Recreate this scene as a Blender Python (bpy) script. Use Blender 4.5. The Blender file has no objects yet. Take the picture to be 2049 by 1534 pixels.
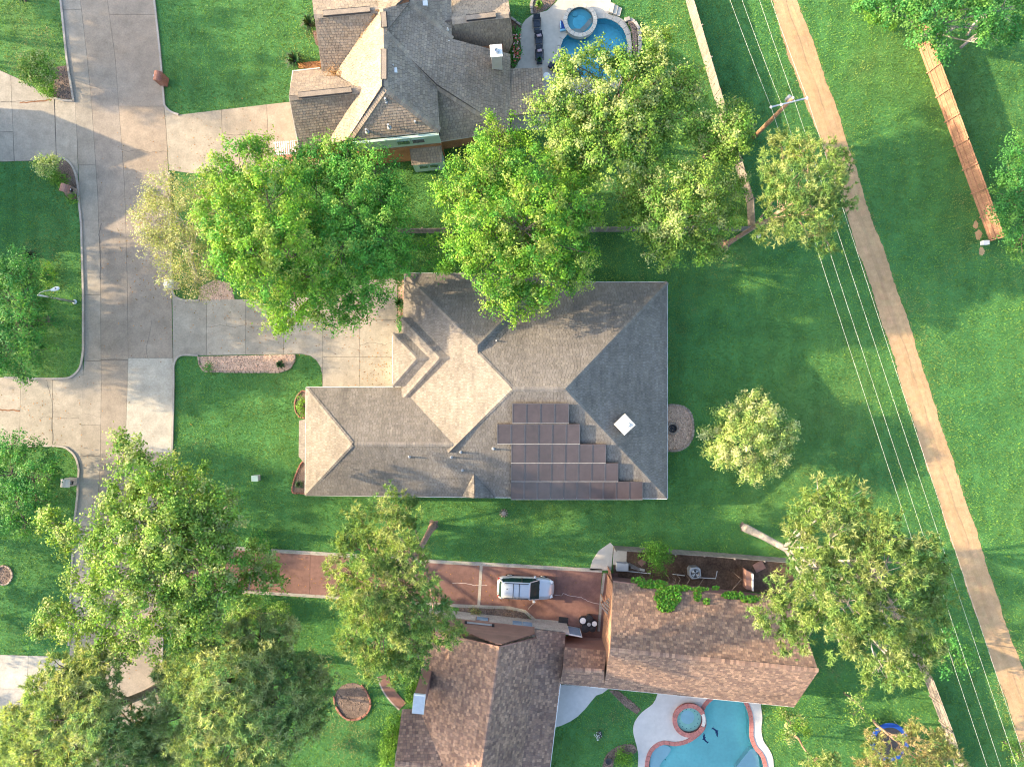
import bpy, math, random
import numpy as np
from mathutils import Vector, Matrix
from mathutils.geometry import tessellate_polygon

# ---------------------------------------------------------------- camera, sky, sun, exposure
SC = bpy.context.scene
COL = SC.collection
CAM_H, FPX, CX, CY = 60.0, 1420.0, 1024.5, 767.0       # drone height (m), focal length in photo pixels, nadir pixel
cam_d = bpy.data.cameras.new("camera")
cam_d.sensor_fit = 'HORIZONTAL'; cam_d.sensor_width = 36.0
cam_d.lens = FPX / 2049.0 * 36.0
cam_d.clip_start = 0.5; cam_d.clip_end = 2000.0
cam = bpy.data.objects.new("camera", cam_d); COL.objects.link(cam)
cam.location = (0, 0, CAM_H); cam.rotation_euler = (0, 0, 0)
SC.camera = cam

SUN_EL, SUN_AZ = math.radians(18.5), math.radians(6.0)  # low evening sun from the left edge of the frame
SUN_TRAVEL = Vector((math.cos(SUN_EL) * math.cos(SUN_AZ), -math.cos(SUN_EL) * math.sin(SUN_AZ), -math.sin(SUN_EL)))
world = bpy.data.worlds.new("World"); SC.world = world; world.use_nodes = True
wn = world.node_tree; wn.nodes.clear()
sky = wn.nodes.new('ShaderNodeTexSky'); sky.sky_type = 'NISHITA'; sky.sun_disc = False
sky.sun_elevation = SUN_EL
sky.sun_rotation = math.atan2(-SUN_TRAVEL.x, -SUN_TRAVEL.y)
sky.air_density = 1.0; sky.dust_density = 2.5; sky.ozone_density = 1.0
bg = wn.nodes.new('ShaderNodeBackground'); bg.inputs['Strength'].default_value = 0.15
wo = wn.nodes.new('ShaderNodeOutputWorld')
wn.links.new(sky.outputs[0], bg.inputs[0]); wn.links.new(bg.outputs[0], wo.inputs[0])
sun_d = bpy.data.lights.new("sun", 'SUN'); sun_d.energy = 3.25; sun_d.angle = math.radians(0.53)
sun_d.color = (1.0, 0.78, 0.50)
sun = bpy.data.objects.new("sun", sun_d); COL.objects.link(sun)
sun.location = (-60, 6, 40)
sun.rotation_euler = SUN_TRAVEL.to_track_quat('-Z', 'Y').to_euler()
SC.view_settings.view_transform = 'Standard'; SC.view_settings.look = 'None'
SC.view_settings.exposure = 2.15; SC.view_settings.gamma = 1.0
SC.render.engine = 'CYCLES'
SC.cycles.use_denoising = True; SC.cycles.filter_width = 1.1
SC.cycles.max_bounces = 8; SC.cycles.transparent_max_bounces = 12
SC.cycles.caustics_reflective = False; SC.cycles.caustics_refractive = False

# ---------------------------------------------------------------- helpers
rnd = random.Random(7)
WORG = {}                                               # object name -> world origin
def P(px, py, z=0.0):                                   # photo pixel + height -> real place
    k = (CAM_H - z) / FPX
    return Vector(((px - CX) * k, (CY - py) * k, z))
def PP(pts, z=0.0): return [P(p[0], p[1], p[2] if len(p) > 2 else z) for p in pts]

def tag(o, label=None, cat=None, group=None, kind=None):
    if label: o["label"] = label
    if cat: o["category"] = cat
    if group: o["group"] = group
    if kind: o["kind"] = kind
    return o

def empty(name, loc, label=None, cat=None, group=None, kind=None, rz=0.0):
    o = bpy.data.objects.new(name, None); COL.objects.link(o)
    o.location = loc; o.rotation_euler = (0, 0, rz); o.empty_display_size = 0.3
    WORG[o.name] = Vector(loc)
    return tag(o, label, cat, group, kind)

def link_mesh(name, me, parent=None, origin=None):
    o = bpy.data.objects.new(name, me); COL.objects.link(o)
    origin = Vector(origin) if origin is not None else Vector((0, 0, 0))
    WORG[o.name] = origin
    if parent is not None:
        o.parent = parent; o.location = origin - WORG[parent.name]
    else:
        o.location = origin
    return o

class MB:
    """collects faces in world coordinates, builds ONE mesh object"""
    def __init__(s): s.v = []; s.f = []; s.t = []; s.m = []
    def face(s, pts, tint=(1, 1, 1), mi=0):
        b = len(s.v); s.v.extend([tuple(p) for p in pts]); s.f.append(tuple(range(b, b + len(pts)))); s.t.append(tint); s.m.append(mi)
    def mesh(s, vs, fs, tint=(1, 1, 1), mi=0):
        b = len(s.v); s.v.extend([tuple(p) for p in vs])
        for f in fs: s.f.append(tuple(b + i for i in f)); s.t.append(tint); s.m.append(mi)
    def prism(s, poly, z0, z1, tint=(1, 1, 1), bevel=0.0, mi=0):
        n = len(poly)
        a = sum(poly[i][0] * poly[(i + 1) % n][1] - poly[(i + 1) % n][0] * poly[i][1] for i in range(n))
        pl = [Vector((p[0], p[1])) for p in (poly if a > 0 else list(poly)[::-1])]
        vs = [(p.x, p.y, z0) for p in pl] + [(p.x, p.y, z1 - bevel) for p in pl]
        fs = [(i, (i + 1) % n, n + (i + 1) % n, n + i) for i in range(n)]
        if bevel > 0:
            q = offset_poly(pl, -bevel)
            vs += [(p.x, p.y, z1) for p in q]
            fs += [(n + i, n + (i + 1) % n, 2 * n + (i + 1) % n, 2 * n + i) for i in range(n)]
            fs.append(tuple(range(2 * n, 3 * n)))
        else:
            fs.append(tuple(range(n, 2 * n)))
        fs.append(tuple(range(n - 1, -1, -1)))
        s.mesh(vs, fs, tint, mi)
    def box(s, c, size, rz=0.0, tint=(1, 1, 1), bevel=0.0, mi=0):
        x, y, z = size[0] / 2, size[1] / 2, size[2] / 2
        ca, sa = math.cos(rz), math.sin(rz)
        pl = [(c[0] + ca * a - sa * b, c[1] + sa * a + ca * b) for a, b in ((-x, -y), (x, -y), (x, y), (-x, y))]
        s.prism(pl, c[2] - z, c[2] + z, tint, bevel, mi)
    def bar(s, p0, p1, w, h, tint=(1, 1, 1), up=(0, 0, 1), mi=0):
        p0, p1 = Vector(p0), Vector(p1); d = (p1 - p0).normalized(); u = Vector(up)
        if abs(d.dot(u)) > 0.98: u = Vector((1, 0, 0))
        r = d.cross(u).normalized() * (w / 2); t = r.cross(d).normalized() * (h / 2)
        vs = [p0 - r - t, p0 + r - t, p0 + r + t, p0 - r + t, p1 - r - t, p1 + r - t, p1 + r + t, p1 - r + t]
        s.mesh(vs, [(0, 1, 2, 3), (7, 6, 5, 4), (0, 4, 5, 1), (1, 5, 6, 2), (2, 6, 7, 3), (3, 7, 4, 0)], tint, mi)
    def tube(s, pts, radii, n=6, tint=(1, 1, 1), cap=True, mi=0):
        pts = [Vector(p) for p in pts]; b = len(s.v); k = len(pts)
        if not hasattr(radii, '__len__'): radii = [radii] * k
        for i, p in enumerate(pts):
            d = (pts[min(i + 1, k - 1)] - pts[max(i - 1, 0)])
            d = d.normalized() if d.length > 1e-6 else Vector((0, 0, 1))
            a = Vector((0, 0, 1)) if abs(d.z) < 0.9 else Vector((1, 0, 0))
            u = d.cross(a).normalized(); w = d.cross(u).normalized()
            for j in range(n):
                t = 2 * math.pi * j / n
                s.v.append(tuple(p + (u * math.cos(t) + w * math.sin(t)) * radii[i]))
        for i in range(k - 1):
            for j in range(n):
                s.f.append((b + i * n + j, b + (i + 1) * n + j, b + (i + 1) * n + (j + 1) % n, b + i * n + (j + 1) % n)); s.t.append(tint); s.m.append(mi)
        if cap:
            s.f.append(tuple(b + j for j in range(n))); s.t.append(tint); s.m.append(mi)
            s.f.append(tuple(b + (k - 1) * n + j for j in range(n - 1, -1, -1))); s.t.append(tint); s.m.append(mi)
    def lathe(s, c, prof, n=24, tint=(1, 1, 1), sx=1.0, sy=1.0, mi=0, caps=True):
        b = len(s.v); k = len(prof)
        for r, z in prof:
            for j in range(n):
                t = 2 * math.pi * j / n
                s.v.append((c[0] + r * sx * math.cos(t), c[1] + r * sy * math.sin(t), c[2] + z))
        for i in range(k - 1):
            for j in range(n):
                s.f.append((b + i * n + j, b + i * n + (j + 1) % n, b + (i + 1) * n + (j + 1) % n, b + (i + 1) * n + j)); s.t.append(tint); s.m.append(mi)
        if caps and prof[-1][0] > 1e-4:
            s.f.append(tuple(b + (k - 1) * n + j for j in range(n))); s.t.append(tint); s.m.append(mi)
        if caps and prof[0][0] > 1e-4:
            s.f.append(tuple(b + j for j in range(n - 1, -1, -1))); s.t.append(tint); s.m.append(mi)
    def build(s, name, mat, parent=None, smooth=False, label=None, cat=None, group=None, kind=None, origin=None):
        if origin is None:
            a = np.array(s.v); lo, hi = a.min(0), a.max(0)
            origin = Vector(((lo[0] + hi[0]) / 2, (lo[1] + hi[1]) / 2, lo[2]))
        else: origin = Vector(origin)
        me = bpy.data.meshes.new(name)
        me.from_pydata([(x - origin.x, y - origin.y, z - origin.z) for x, y, z in s.v], [], s.f)
        mats = mat if isinstance(mat, (list, tuple)) else [mat]
        for m in mats: me.materials.append(m)
        if len(mats) > 1: me.polygons.foreach_set('material_index', s.m)
        at = me.attributes.new('tint', 'FLOAT_COLOR', 'FACE')
        arr = np.ones((len(s.t), 4), dtype=np.float32); arr[:, :3] = np.array(s.t, dtype=np.float32)
        at.data.foreach_set('color', arr.ravel())
        if smooth: me.polygons.foreach_set('use_smooth', [True] * len(me.polygons))
        me.update()
        o = link_mesh(name, me, parent, origin)
        return tag(o, label, cat, group, kind)

def offset_poly(pl, d):
    """offset a CCW 2D polygon, d > 0 outwards"""
    n = len(pl); out = []
    pl = [Vector((p[0], p[1])) for p in pl]
    for i in range(n):
        a, b, c = pl[i - 1], pl[i], pl[(i + 1) % n]
        e1 = (b - a); e2 = (c - b)
        if e1.length < 1e-6 or e2.length < 1e-6: out.append(b.copy()); continue
        e1.normalize(); e2.normalize()
        n1 = Vector((e1.y, -e1.x)); n2 = Vector((e2.y, -e2.x))
        m = n1 + n2
        if m.length < 1e-3: out.append(b + n1 * d); continue
        m.normalize(); k = max(0.35, m.dot(n1))
        out.append(b + m * (d / k))
    return out

def ccw(poly):
    n = len(poly)
    a = sum(poly[i][0] * poly[(i + 1) % n][1] - poly[(i + 1) % n][0] * poly[i][1] for i in range(n))
    return list(poly) if a > 0 else list(poly)[::-1]

def smooth_line(pts, seg=5, closed=False):
    """Catmull-Rom through the points"""
    n = len(pts); out = []
    rng = range(n if closed else n - 1)
    for i in rng:
        p0 = pts[(i - 1) % n] if closed or i > 0 else pts[0]
        p1 = pts[i]; p2 = pts[(i + 1) % n]
        p3 = pts[(i + 2) % n] if closed or i + 2 < n else pts[-1]
        for k in range(seg):
            t = k / seg
            out.append(tuple(0.5 * ((2 * p1[j]) + (-p0[j] + p2[j]) * t + (2 * p0[j] - 5 * p1[j] + 4 * p2[j] - p3[j]) * t * t + (-p0[j] + 3 * p1[j] - 3 * p2[j] + p3[j]) * t ** 3) for j in range(len(p1))))
    if not closed: out.append(tuple(pts[-1]))
    return out

def clip_convex(subj, clip):
    """Sutherland-Hodgman: subject polygon clipped by a convex CCW polygon, 2D tuples"""
    out = [tuple(p) for p in subj]; n = len(clip)
    for i in range(n):
        a, b = clip[i], clip[(i + 1) % n]
        ex, ey = b[0] - a[0], b[1] - a[1]
        inp, out = out, []
        if not inp: return []
        def side(p): return ex * (p[1] - a[1]) - ey * (p[0] - a[0])
        for j in range(len(inp)):
            p, q = inp[j - 1], inp[j]; sp, sq = side(p), side(q)
            if sq >= 0:
                if sp < 0:
                    t = sp / (sp - sq); out.append((p[0] + (q[0] - p[0]) * t, p[1] + (q[1] - p[1]) * t))
                out.append(q)
            elif sp >= 0:
                t = sp / (sp - sq); out.append((p[0] + (q[0] - p[0]) * t, p[1] + (q[1] - p[1]) * t))
    res = []
    for p in out:
        if not res or abs(p[0] - res[-1][0]) + abs(p[1] - res[-1][1]) > 1e-5: res.append(p)
    return res

def area2(poly):
    n = len(poly)
    return 0.5 * sum(poly[i][0] * poly[(i + 1) % n][1] - poly[(i + 1) % n][0] * poly[i][1] for i in range(n))

def inside_np(xs, ys, poly):
    r = np.zeros(len(xs), dtype=bool); n = len(poly); j = n - 1
    for i in range(n):
        xi, yi = poly[i][0], poly[i][1]; xj, yj = poly[j][0], poly[j][1]
        c = ((yi > ys) != (yj > ys)) & (xs < (xj - xi) * (ys - yi) / (yj - yi + 1e-12) + xi)
        r ^= c; j = i
    return r

# ---------------------------------------------------------------- procedural materials
def _nodes(name):
    m = bpy.data.materials.new(name); m.use_nodes = True
    nt = m.node_tree; nt.nodes.clear()
    out = nt.nodes.new('ShaderNodeOutputMaterial')
    return m, nt, out
def _noise(nt, vec, scale, detail=4, rough=0.6, stretch=None):
    t = nt.nodes.new('ShaderNodeTexNoise'); t.inputs['Scale'].default_value = scale
    t.inputs['Detail'].default_value = detail; t.inputs['Roughness'].default_value = rough
    if stretch:
        mp = nt.nodes.new('ShaderNodeMapping'); mp.inputs['Scale'].default_value = stretch
        nt.links.new(vec, mp.inputs['Vector']); vec = mp.outputs[0]
    nt.links.new(vec, t.inputs['Vector']); return t.outputs['Fac']
def _ramp(nt, fac, stops):
    r = nt.nodes.new('ShaderNodeValToRGB'); e = r.color_ramp.elements
    e[0].position, e[0].color = stops[0][0], (*stops[0][1], 1)
    e[1].position, e[1].color = stops[-1][0], (*stops[-1][1], 1)
    for p, c in stops[1:-1]:
        x = e.new(p); x.color = (*c, 1)
    nt.links.new(fac, r.inputs[0]); return r.outputs[0]
def _mix(nt, a, b, fac=1.0, mode='MULTIPLY'):
    m = nt.nodes.new('ShaderNodeMix'); m.data_type = 'RGBA'; m.blend_type = mode
    for sock, val in ((m.inputs[0], fac), (m.inputs[6], a), (m.inputs[7], b)):
        if isinstance(val, (int, float)): sock.default_value = val
        elif isinstance(val, tuple): sock.default_value = (*val[:3], 1)
        else: nt.links.new(val, sock)
    return m.outputs[2]
def _geo(nt):
    return nt.nodes.new('ShaderNodeNewGeometry').outputs['Position']
def _g(v): return (v, v, v)

def surf(name, base, rough=0.85, layers=((0.6, 0.75, 1.2), (9.0, 0.85, 1.12)), bump=0.0, bump_scale=60.0, spec=0.3, metal=0.0, stain=None, tint=True, coat=0.0, streak=None):
    """base colour x noise layers (scale, low, high) x per-face tint; optional stain (scale, threshold, colour)"""
    m, nt, out = _nodes(name)
    b = nt.nodes.new('ShaderNodeBsdfPrincipled')
    pos = _geo(nt); col = base
    for sc, lo, hi in layers:
        col = _mix(nt, col, _ramp(nt, _noise(nt, pos, sc), [(0.3, _g(lo)), (0.7, _g(hi))]))
    if streak:
        col = _mix(nt, col, _ramp(nt, _noise(nt, pos, 1.0, 4, 0.6, (1.6, 0.16, 0.16)), [(0.3, _g(streak[0])), (0.7, _g(streak[1]))]))
    if stain:
        f = _ramp(nt, _noise(nt, pos, stain[0], 5, 0.65), [(stain[1], _g(0)), (stain[1] + 0.12, _g(1))])
        col = _mix(nt, col, stain[2], f, 'MIX')
    if tint:
        a = nt.nodes.new('ShaderNodeAttribute'); a.attribute_name = 'tint'
        col = _mix(nt, col, a.outputs['Color'])
    if isinstance(col, tuple): b.inputs['Base Color'].default_value = (*col, 1)
    else: nt.links.new(col, b.inputs['Base Color'])
    b.inputs['Roughness'].default_value = rough; b.inputs['Metallic'].default_value = metal
    b.inputs['Specular IOR Level'].default_value = spec; b.inputs['Coat Weight'].default_value = coat
    if bump > 0:
        bp = nt.nodes.new('ShaderNodeBump'); bp.inputs['Strength'].default_value = 1.0; bp.inputs['Distance'].default_value = bump
        nt.links.new(_noise(nt, pos, bump_scale, 3), bp.inputs['Height']); nt.links.new(bp.outputs[0], b.inputs['Normal'])
    nt.links.new(b.outputs[0], out.inputs[0])
    return m

def leafmat(name, base, trans=0.35, rough=0.55):
    m, nt, out = _nodes(name)
    b = nt.nodes.new('ShaderNodeBsdfPrincipled'); tr = nt.nodes.new('ShaderNodeBsdfTranslucent'); mx = nt.nodes.new('ShaderNodeMixShader')
    a = nt.nodes.new('ShaderNodeAttribute'); a.attribute_name = 'tint'
    col = _mix(nt, base, a.outputs['Color'])
    nt.links.new(col, b.inputs['Base Color']); b.inputs['Roughness'].default_value = rough; b.inputs['Specular IOR Level'].default_value = 0.25
    c2 = _mix(nt, col, (1.25, 1.2, 0.55)); nt.links.new(c2, tr.inputs['Color'])
    mx.inputs[0].default_value = trans
    nt.links.new(b.outputs[0], mx.inputs[1]); nt.links.new(tr.outputs[0], mx.inputs[2]); nt.links.new(mx.outputs[0], out.inputs[0])
    return m

def grassmat():
    m, nt, out = _nodes("grass")
    b = nt.nodes.new('ShaderNodeBsdfPrincipled'); pos = _geo(nt)
    big = _ramp(nt, _noise(nt, pos, 0.06, 4), [(0.3, (0.052, 0.165, 0.052)), (0.55, (0.070, 0.185, 0.052)), (0.75, (0.100, 0.20, 0.055))])
    med = _ramp(nt, _noise(nt, pos, 0.55, 6, 0.7), [(0.3, _g(0.72)), (0.7, _g(1.28))])
    fine = _ramp(nt, _noise(nt, pos, 14.0, 3, 0.7), [(0.32, _g(0.60)), (0.7, _g(1.45))])
    mow = _ramp(nt, _noise(nt, pos, 0.9, 2, 0.5, (1.0, 0.12, 1.0)), [(0.35, _g(0.92)), (0.65, _g(1.08))])
    dry = _ramp(nt, _noise(nt, pos, 0.33, 6, 0.75), [(0.66, _g(0)), (0.80, _g(0.55))])
    col = _mix(nt, _mix(nt, _mix(nt, big, med), fine), mow)
    col = _mix(nt, col, (0.17, 0.20, 0.08), dry, 'MIX')
    a = nt.nodes.new('ShaderNodeAttribute'); a.attribute_name = 'tint'
    col = _mix(nt, col, a.outputs['Color'])
    nt.links.new(col, b.inputs['Base Color']); b.inputs['Roughness'].default_value = 0.9; b.inputs['Specular IOR Level'].default_value = 0.15
    bp = nt.nodes.new('ShaderNodeBump'); bp.inputs['Strength'].default_value = 1.0; bp.inputs['Distance'].default_value = 0.06
    nt.links.new(_noise(nt, pos, 9.0, 5, 0.75), bp.inputs['Height']); nt.links.new(bp.outputs[0], b.inputs['Normal'])
    nt.links.new(b.outputs[0], out.inputs[0]); return m

def watermat(name, tintc, rough=0.02):
    m, nt, out = _nodes(name)
    tr = nt.nodes.new('ShaderNodeBsdfTransparent'); tr.inputs[0].default_value = (*tintc, 1)
    gl = nt.nodes.new('ShaderNodeBsdfGlossy'); gl.inputs['Roughness'].default_value = rough
    fr = nt.nodes.new('ShaderNodeFresnel'); fr.inputs[0].default_value = 1.33
    bp = nt.nodes.new('ShaderNodeBump'); bp.inputs['Distance'].default_value = 0.05
    nt.links.new(_noise(nt, _geo(nt), 2.2, 3), bp.inputs['Height'])
    nt.links.new(bp.outputs[0], gl.inputs['Normal'])
    mx = nt.nodes.new('ShaderNodeMixShader')
    nt.links.new(fr.outputs[0], mx.inputs[0]); nt.links.new(tr.outputs[0], mx.inputs[1]); nt.links.new(gl.outputs[0], mx.inputs[2])
    nt.links.new(mx.outputs[0], out.inputs[0]); return m

M = dict(
    grass=grassmat(),
    concrete=surf("concrete", (0.335, 0.30, 0.245), 0.85, ((0.25, 0.82, 1.12), (1.4, 0.84, 1.12), (7.0, 0.88, 1.1), (30, 0.82, 1.16)), 0.004, 90, stain=(0.35, 0.64, (0.19, 0.165, 0.135))),
    road=surf("road_concrete", (0.278, 0.236, 0.188), 0.88, ((0.2, 0.84, 1.12), (1.1, 0.82, 1.12), (7.0, 0.88, 1.1), (30, 0.8, 1.18)), 0.004, 90, stain=(0.5, 0.67, (0.17, 0.145, 0.12))),
    joint=surf("joint", (0.12, 0.105, 0.09), 0.95),
    kerb=surf("kerb", (0.36, 0.33, 0.29), 0.85, ((1.0, 0.75, 1.15), (12, 0.85, 1.1))),
    deck=surf("pool_deck", (0.48, 0.44, 0.375), 0.8, ((0.4, 0.85, 1.1), (3.0, 0.92, 1.06), (40, 0.92, 1.08)), 0.003, 80),
    white_deck=surf("white_deck", (0.52, 0.50, 0.48), 0.8, ((0.4, 0.88, 1.08), (3.0, 0.94, 1.05), (40, 0.9, 1.08)), 0.003, 80),
    redpave=surf("red_stamped_concrete", (0.185, 0.10, 0.082), 0.7, ((0.35, 0.75, 1.2), (2.2, 0.82, 1.15), (18, 0.88, 1.1)), 0.005, 50, stain=(0.8, 0.68, (0.28, 0.17, 0.13))),
    dirt=surf("dirt_track", (0.43, 0.285, 0.155), 0.95, ((0.3, 0.86, 1.12), (2.2, 0.85, 1.12), (26, 0.8, 1.2)), 0.015, 30, stain=(0.9, 0.68, (0.33, 0.25, 0.19))),
    soil=surf("soil", (0.10, 0.065, 0.045), 0.97, ((0.8, 0.6, 1.5), (6.0, 0.6, 1.4), (35, 0.7, 1.3)), 0.03, 20),
    mulch=surf("mulch", (0.17, 0.125, 0.10), 0.97, ((1.2, 0.7, 1.3), (14.0, 0.55, 1.5), (45, 0.7, 1.3)), 0.03, 25),
    gravel=surf("gravel", (0.50, 0.34, 0.25), 0.95, ((2.0, 0.8, 1.2), (16.0, 0.6, 1.45)), 0.03, 25),
    stone=surf("edging_stone", (0.34, 0.26, 0.21), 0.9, ((3.0, 0.75, 1.2), (25, 0.85, 1.15)), 0.01, 30),
    shingle=surf("weathered_shingle", (0.178, 0.160, 0.140), 0.93, ((0.25, 0.86, 1.14), (1.2, 0.9, 1.1), (22.0, 0.72, 1.28)), 0.006, 60, streak=(.86, 1.1)),
    shingle2=surf("brown_shingle", (0.25, 0.205, 0.16), 0.93, ((0.3, 0.8, 1.2), (1.4, 0.88, 1.12), (22.0, 0.72, 1.28)), 0.006, 60),
    shingle3=surf("red_brown_shingle", (0.225, 0.150, 0.116), 0.93, ((0.3, 0.85, 1.15), (1.4, 0.88, 1.12), (22.0, 0.72, 1.28)), 0.006, 60),
    decking=surf("roof_deck", (0.12, 0.10, 0.09), 0.95),
    white=surf("white_paint", (0.74, 0.74, 0.72), 0.5, ((1.5, 0.92, 1.03),)),
    offwhite=surf("pale_render", (0.58, 0.55, 0.50), 0.7, ((1.0, 0.88, 1.06), (20, 0.95, 1.04))),
    palegreen=surf("pale_green_siding", (0.42, 0.55, 0.47), 0.6, ((1.5, 0.92, 1.05),)),
    brick=surf("orange_brick", (0.36, 0.17, 0.085), 0.9, ((1.0, 0.8, 1.2), (9.0, 0.75, 1.2)), 0.006, 30),
    palebrick=surf("pale_brick", (0.46, 0.41, 0.36), 0.9, ((1.0, 0.8, 1.15), (9.0, 0.72, 1.2)), 0.006, 30),
    redbrick=surf("red_brick", (0.27, 0.13, 0.095), 0.9, ((2.0, 0.8, 1.2), (14.0, 0.7, 1.3)), 0.006, 40),
    mauve=surf("mauve_siding", (0.27, 0.155, 0.125), 0.75, ((1.0, 0.85, 1.12), (12, 0.9, 1.08))),
    wood=surf("grey_wood", (0.235, 0.205, 0.18), 0.9, ((1.0, 0.8, 1.2), (8.0, 0.8, 1.2))),
    cedar=surf("cedar_wood", (0.33, 0.18, 0.115), 0.85, ((1.0, 0.8, 1.2), (8.0, 0.82, 1.2))),
    bark=surf("bark", (0.16, 0.125, 0.10), 0.95, ((3.0, 0.7, 1.3), (20, 0.65, 1.35)), 0.02, 20),
    palebark=surf("pale_bark", (0.36, 0.32, 0.28), 0.9, ((3.0, 0.7, 1.2), (20, 0.75, 1.2)), 0.01, 25),
    redbark=surf("pine_bark", (0.30, 0.20, 0.15), 0.95, ((3.0, 0.7, 1.25), (16, 0.6, 1.35)), 0.02, 20),
    steel=surf("galvanised_steel", (0.55, 0.57, 0.58), 0.4, ((4.0, 0.9, 1.08),), metal=0.7),
    grey=surf("grey_paint", (0.32, 0.34, 0.36), 0.6, ((2.0, 0.88, 1.1),)),
    dark=surf("dark_paint", (0.025, 0.026, 0.03), 0.55, ((4.0, 0.8, 1.2),)),
    navy=surf("dark_wicker", (0.045, 0.055, 0.075), 0.8, ((14.0, 0.6, 1.5),), 0.01, 60),
    blue=surf("blue_vinyl", (0.012, 0.06, 0.28), 0.35, ((2.0, 0.85, 1.1),)),
    ltblue=surf("light_blue_vinyl", (0.25, 0.55, 0.75), 0.35, ((2.0, 0.85, 1.1),)),
    panel=surf("solar_film", (0.072, 0.052, 0.050), 0.3, ((0.5, 0.8, 1.25), (3.0, 0.88, 1.12)), spec=0.55),
    frame=surf("panel_frame", (0.20, 0.19, 0.20), 0.45, ((4.0, 0.9, 1.1),), metal=0.6),
    glass=surf("window_glass", (0.05, 0.075, 0.09), 0.06, ((1.0, 0.7, 1.4),), spec=0.8),
    bluegl=surf("window_glass_sky", (0.22, 0.33, 0.45), 0.08, ((1.0, 0.85, 1.15),), spec=0.8),
    carpaint=surf("silver_paint", (0.50, 0.53, 0.57), 0.25, ((3.0, 0.97, 1.02),), metal=0.35, coat=0.6),
    carglass=surf("car_glass", (0.012, 0.035, 0.035), 0.1, ((3.0, 0.8, 1.2),), spec=0.25),
    rubber=surf("rubber", (0.02, 0.02, 0.02), 0.8),
    lamp_red=surf("tail_lamp", (0.35, 0.02, 0.02), 0.2), lamp_clear=surf("headlamp", (0.6, 0.62, 0.65), 0.1),
    pink=surf("patterned_cushion", (0.55, 0.42, 0.46), 0.9, ((18.0, 0.5, 1.3),)),
    plaster=surf("pool_plaster_blue", (0.17, 0.64, 0.76), 0.6, ((0.5, 0.85, 1.15), (4.0, 0.93, 1.07))),
    plaster2=surf("pool_plaster_turquoise", (0.42, 0.90, 0.80), 0.6, ((0.35, 0.85, 1.08), (4.0, 0.95, 1.04)), stain=(0.22, 0.60, (0.12, 0.66, 0.55))),
    spa2=surf("spa_plaster_green", (0.60, 0.88, 0.66), 0.6, ((1.0, 0.85, 1.1),)),
    spa1=surf("spa_plaster_teal", (0.14, 0.50, 0.58), 0.6, ((1.0, 0.85, 1.15),)),
    shelf2=surf("pool_shelf", (0.66, 0.86, 0.84), 0.6, ((1.0, 0.9, 1.05),)),
    coping=surf("red_coping_brick", (0.40, 0.16, 0.14), 0.85, ((3.0, 0.85, 1.12), (20, 0.85, 1.1))),
    mosaic=surf("navy_mosaic", (0.01, 0.03, 0.14), 0.4),
    tilegreen=surf("teal_mosaic", (0.02, 0.16, 0.18), 0.4),
    straw=surf("pine_straw", (0.36, 0.20, 0.08), 0.95, ((2.0, 0.7, 1.3), (20.0, 0.6, 1.4)), 0.02, 30),
    rust=surf("rust_stain", (0.22, 0.11, 0.06), 0.95, ((3.0, 0.6, 1.3),)),
    crackfill=surf("crack", (0.12, 0.105, 0.09), 0.95),
    caulk=surf("pale_sealant", (0.55, 0.47, 0.45), 0.8, ((3.0, 0.8, 1.1),)),
    terracotta=surf("terracotta_paving", (0.36, 0.17, 0.125), 0.85, ((0.8, 0.8, 1.2), (6, 0.85, 1.15))),
    wire=surf("aluminium_wire", (0.72, 0.72, 0.68), 0.45),
    porcelain=surf("porcelain", (0.6, 0.6, 0.62), 0.3),
    pinkwood=surf("treated_pole", (0.38, 0.22, 0.13), 0.9, ((2.0, 0.75, 1.2), (16, 0.75, 1.25)), 0.01, 25),
    water=watermat("pool_water", (0.86, 0.97, 1.0)),
    flower=surf("flower", (0.75, 0.75, 0.75), 0.8),
    leaf=leafmat("leaf", (1, 1, 1), 0.32), needle=leafmat("needle", (1, 1, 1), 0.36, 0.6),
)
# ---------------------------------------------------------------- ground sheet with the two pool pits cut out
EXCL = []                                               # pixel outlines where no grass grows
POOL1 = smooth_line([(1190, 40), (1212, 37), (1235, 46), (1250, 64), (1256, 90), (1253, 122), (1243, 150), (1218, 166), (1186, 162), (1156, 152), (1134, 136), (1121, 112), (1123, 86), (1138, 67), (1165, 66)], 4, True)
POOL2 = smooth_line([(1424, 1399), (1450, 1386), (1482, 1397), (1497, 1424), (1500, 1449), (1500, 1472), (1508, 1495), (1521, 1510), (1528, 1532), (1530, 1570), (1500, 1600), (1330, 1600), (1296, 1570), (1297, 1534), (1300, 1513), (1309, 1497), (1327, 1487), (1350, 1490), (1374, 1485), (1394, 1473), (1410, 1456), (1412, 1438), (1408, 1418)], 4, True)
holes = [ccw([(p.x, p.y) for p in PP(q)]) for q in (POOL1, POOL2)]
outer = [(-320, -300), (320, -300), (320, 300), (-320, 300)]
rings = [[Vector((x, y, 0)) for x, y in outer]] + [[Vector((x, y, 0)) for x, y in h[::-1]] for h in holes]
tris = tessellate_polygon(rings); allv = [v for r in rings for v in r]
mb = MB()
fs = []
for t in tris:
    a, b, c = (allv[i] for i in t)
    fs.append(t if (b - a).cross(c - a).z > 0 else (t[0], t[2], t[1]))
mb.mesh(allv, fs)
ground = mb.build("lawn_ground", M['grass'], kind='structure', origin=(0, 0, 0))

def tj(a=0.06): 
    v = 1 + rnd.uniform(-a, a); return (v * (1 + rnd.uniform(-.012, .012)), v, v * (1 + rnd.uniform(-.012, .012)))

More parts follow.
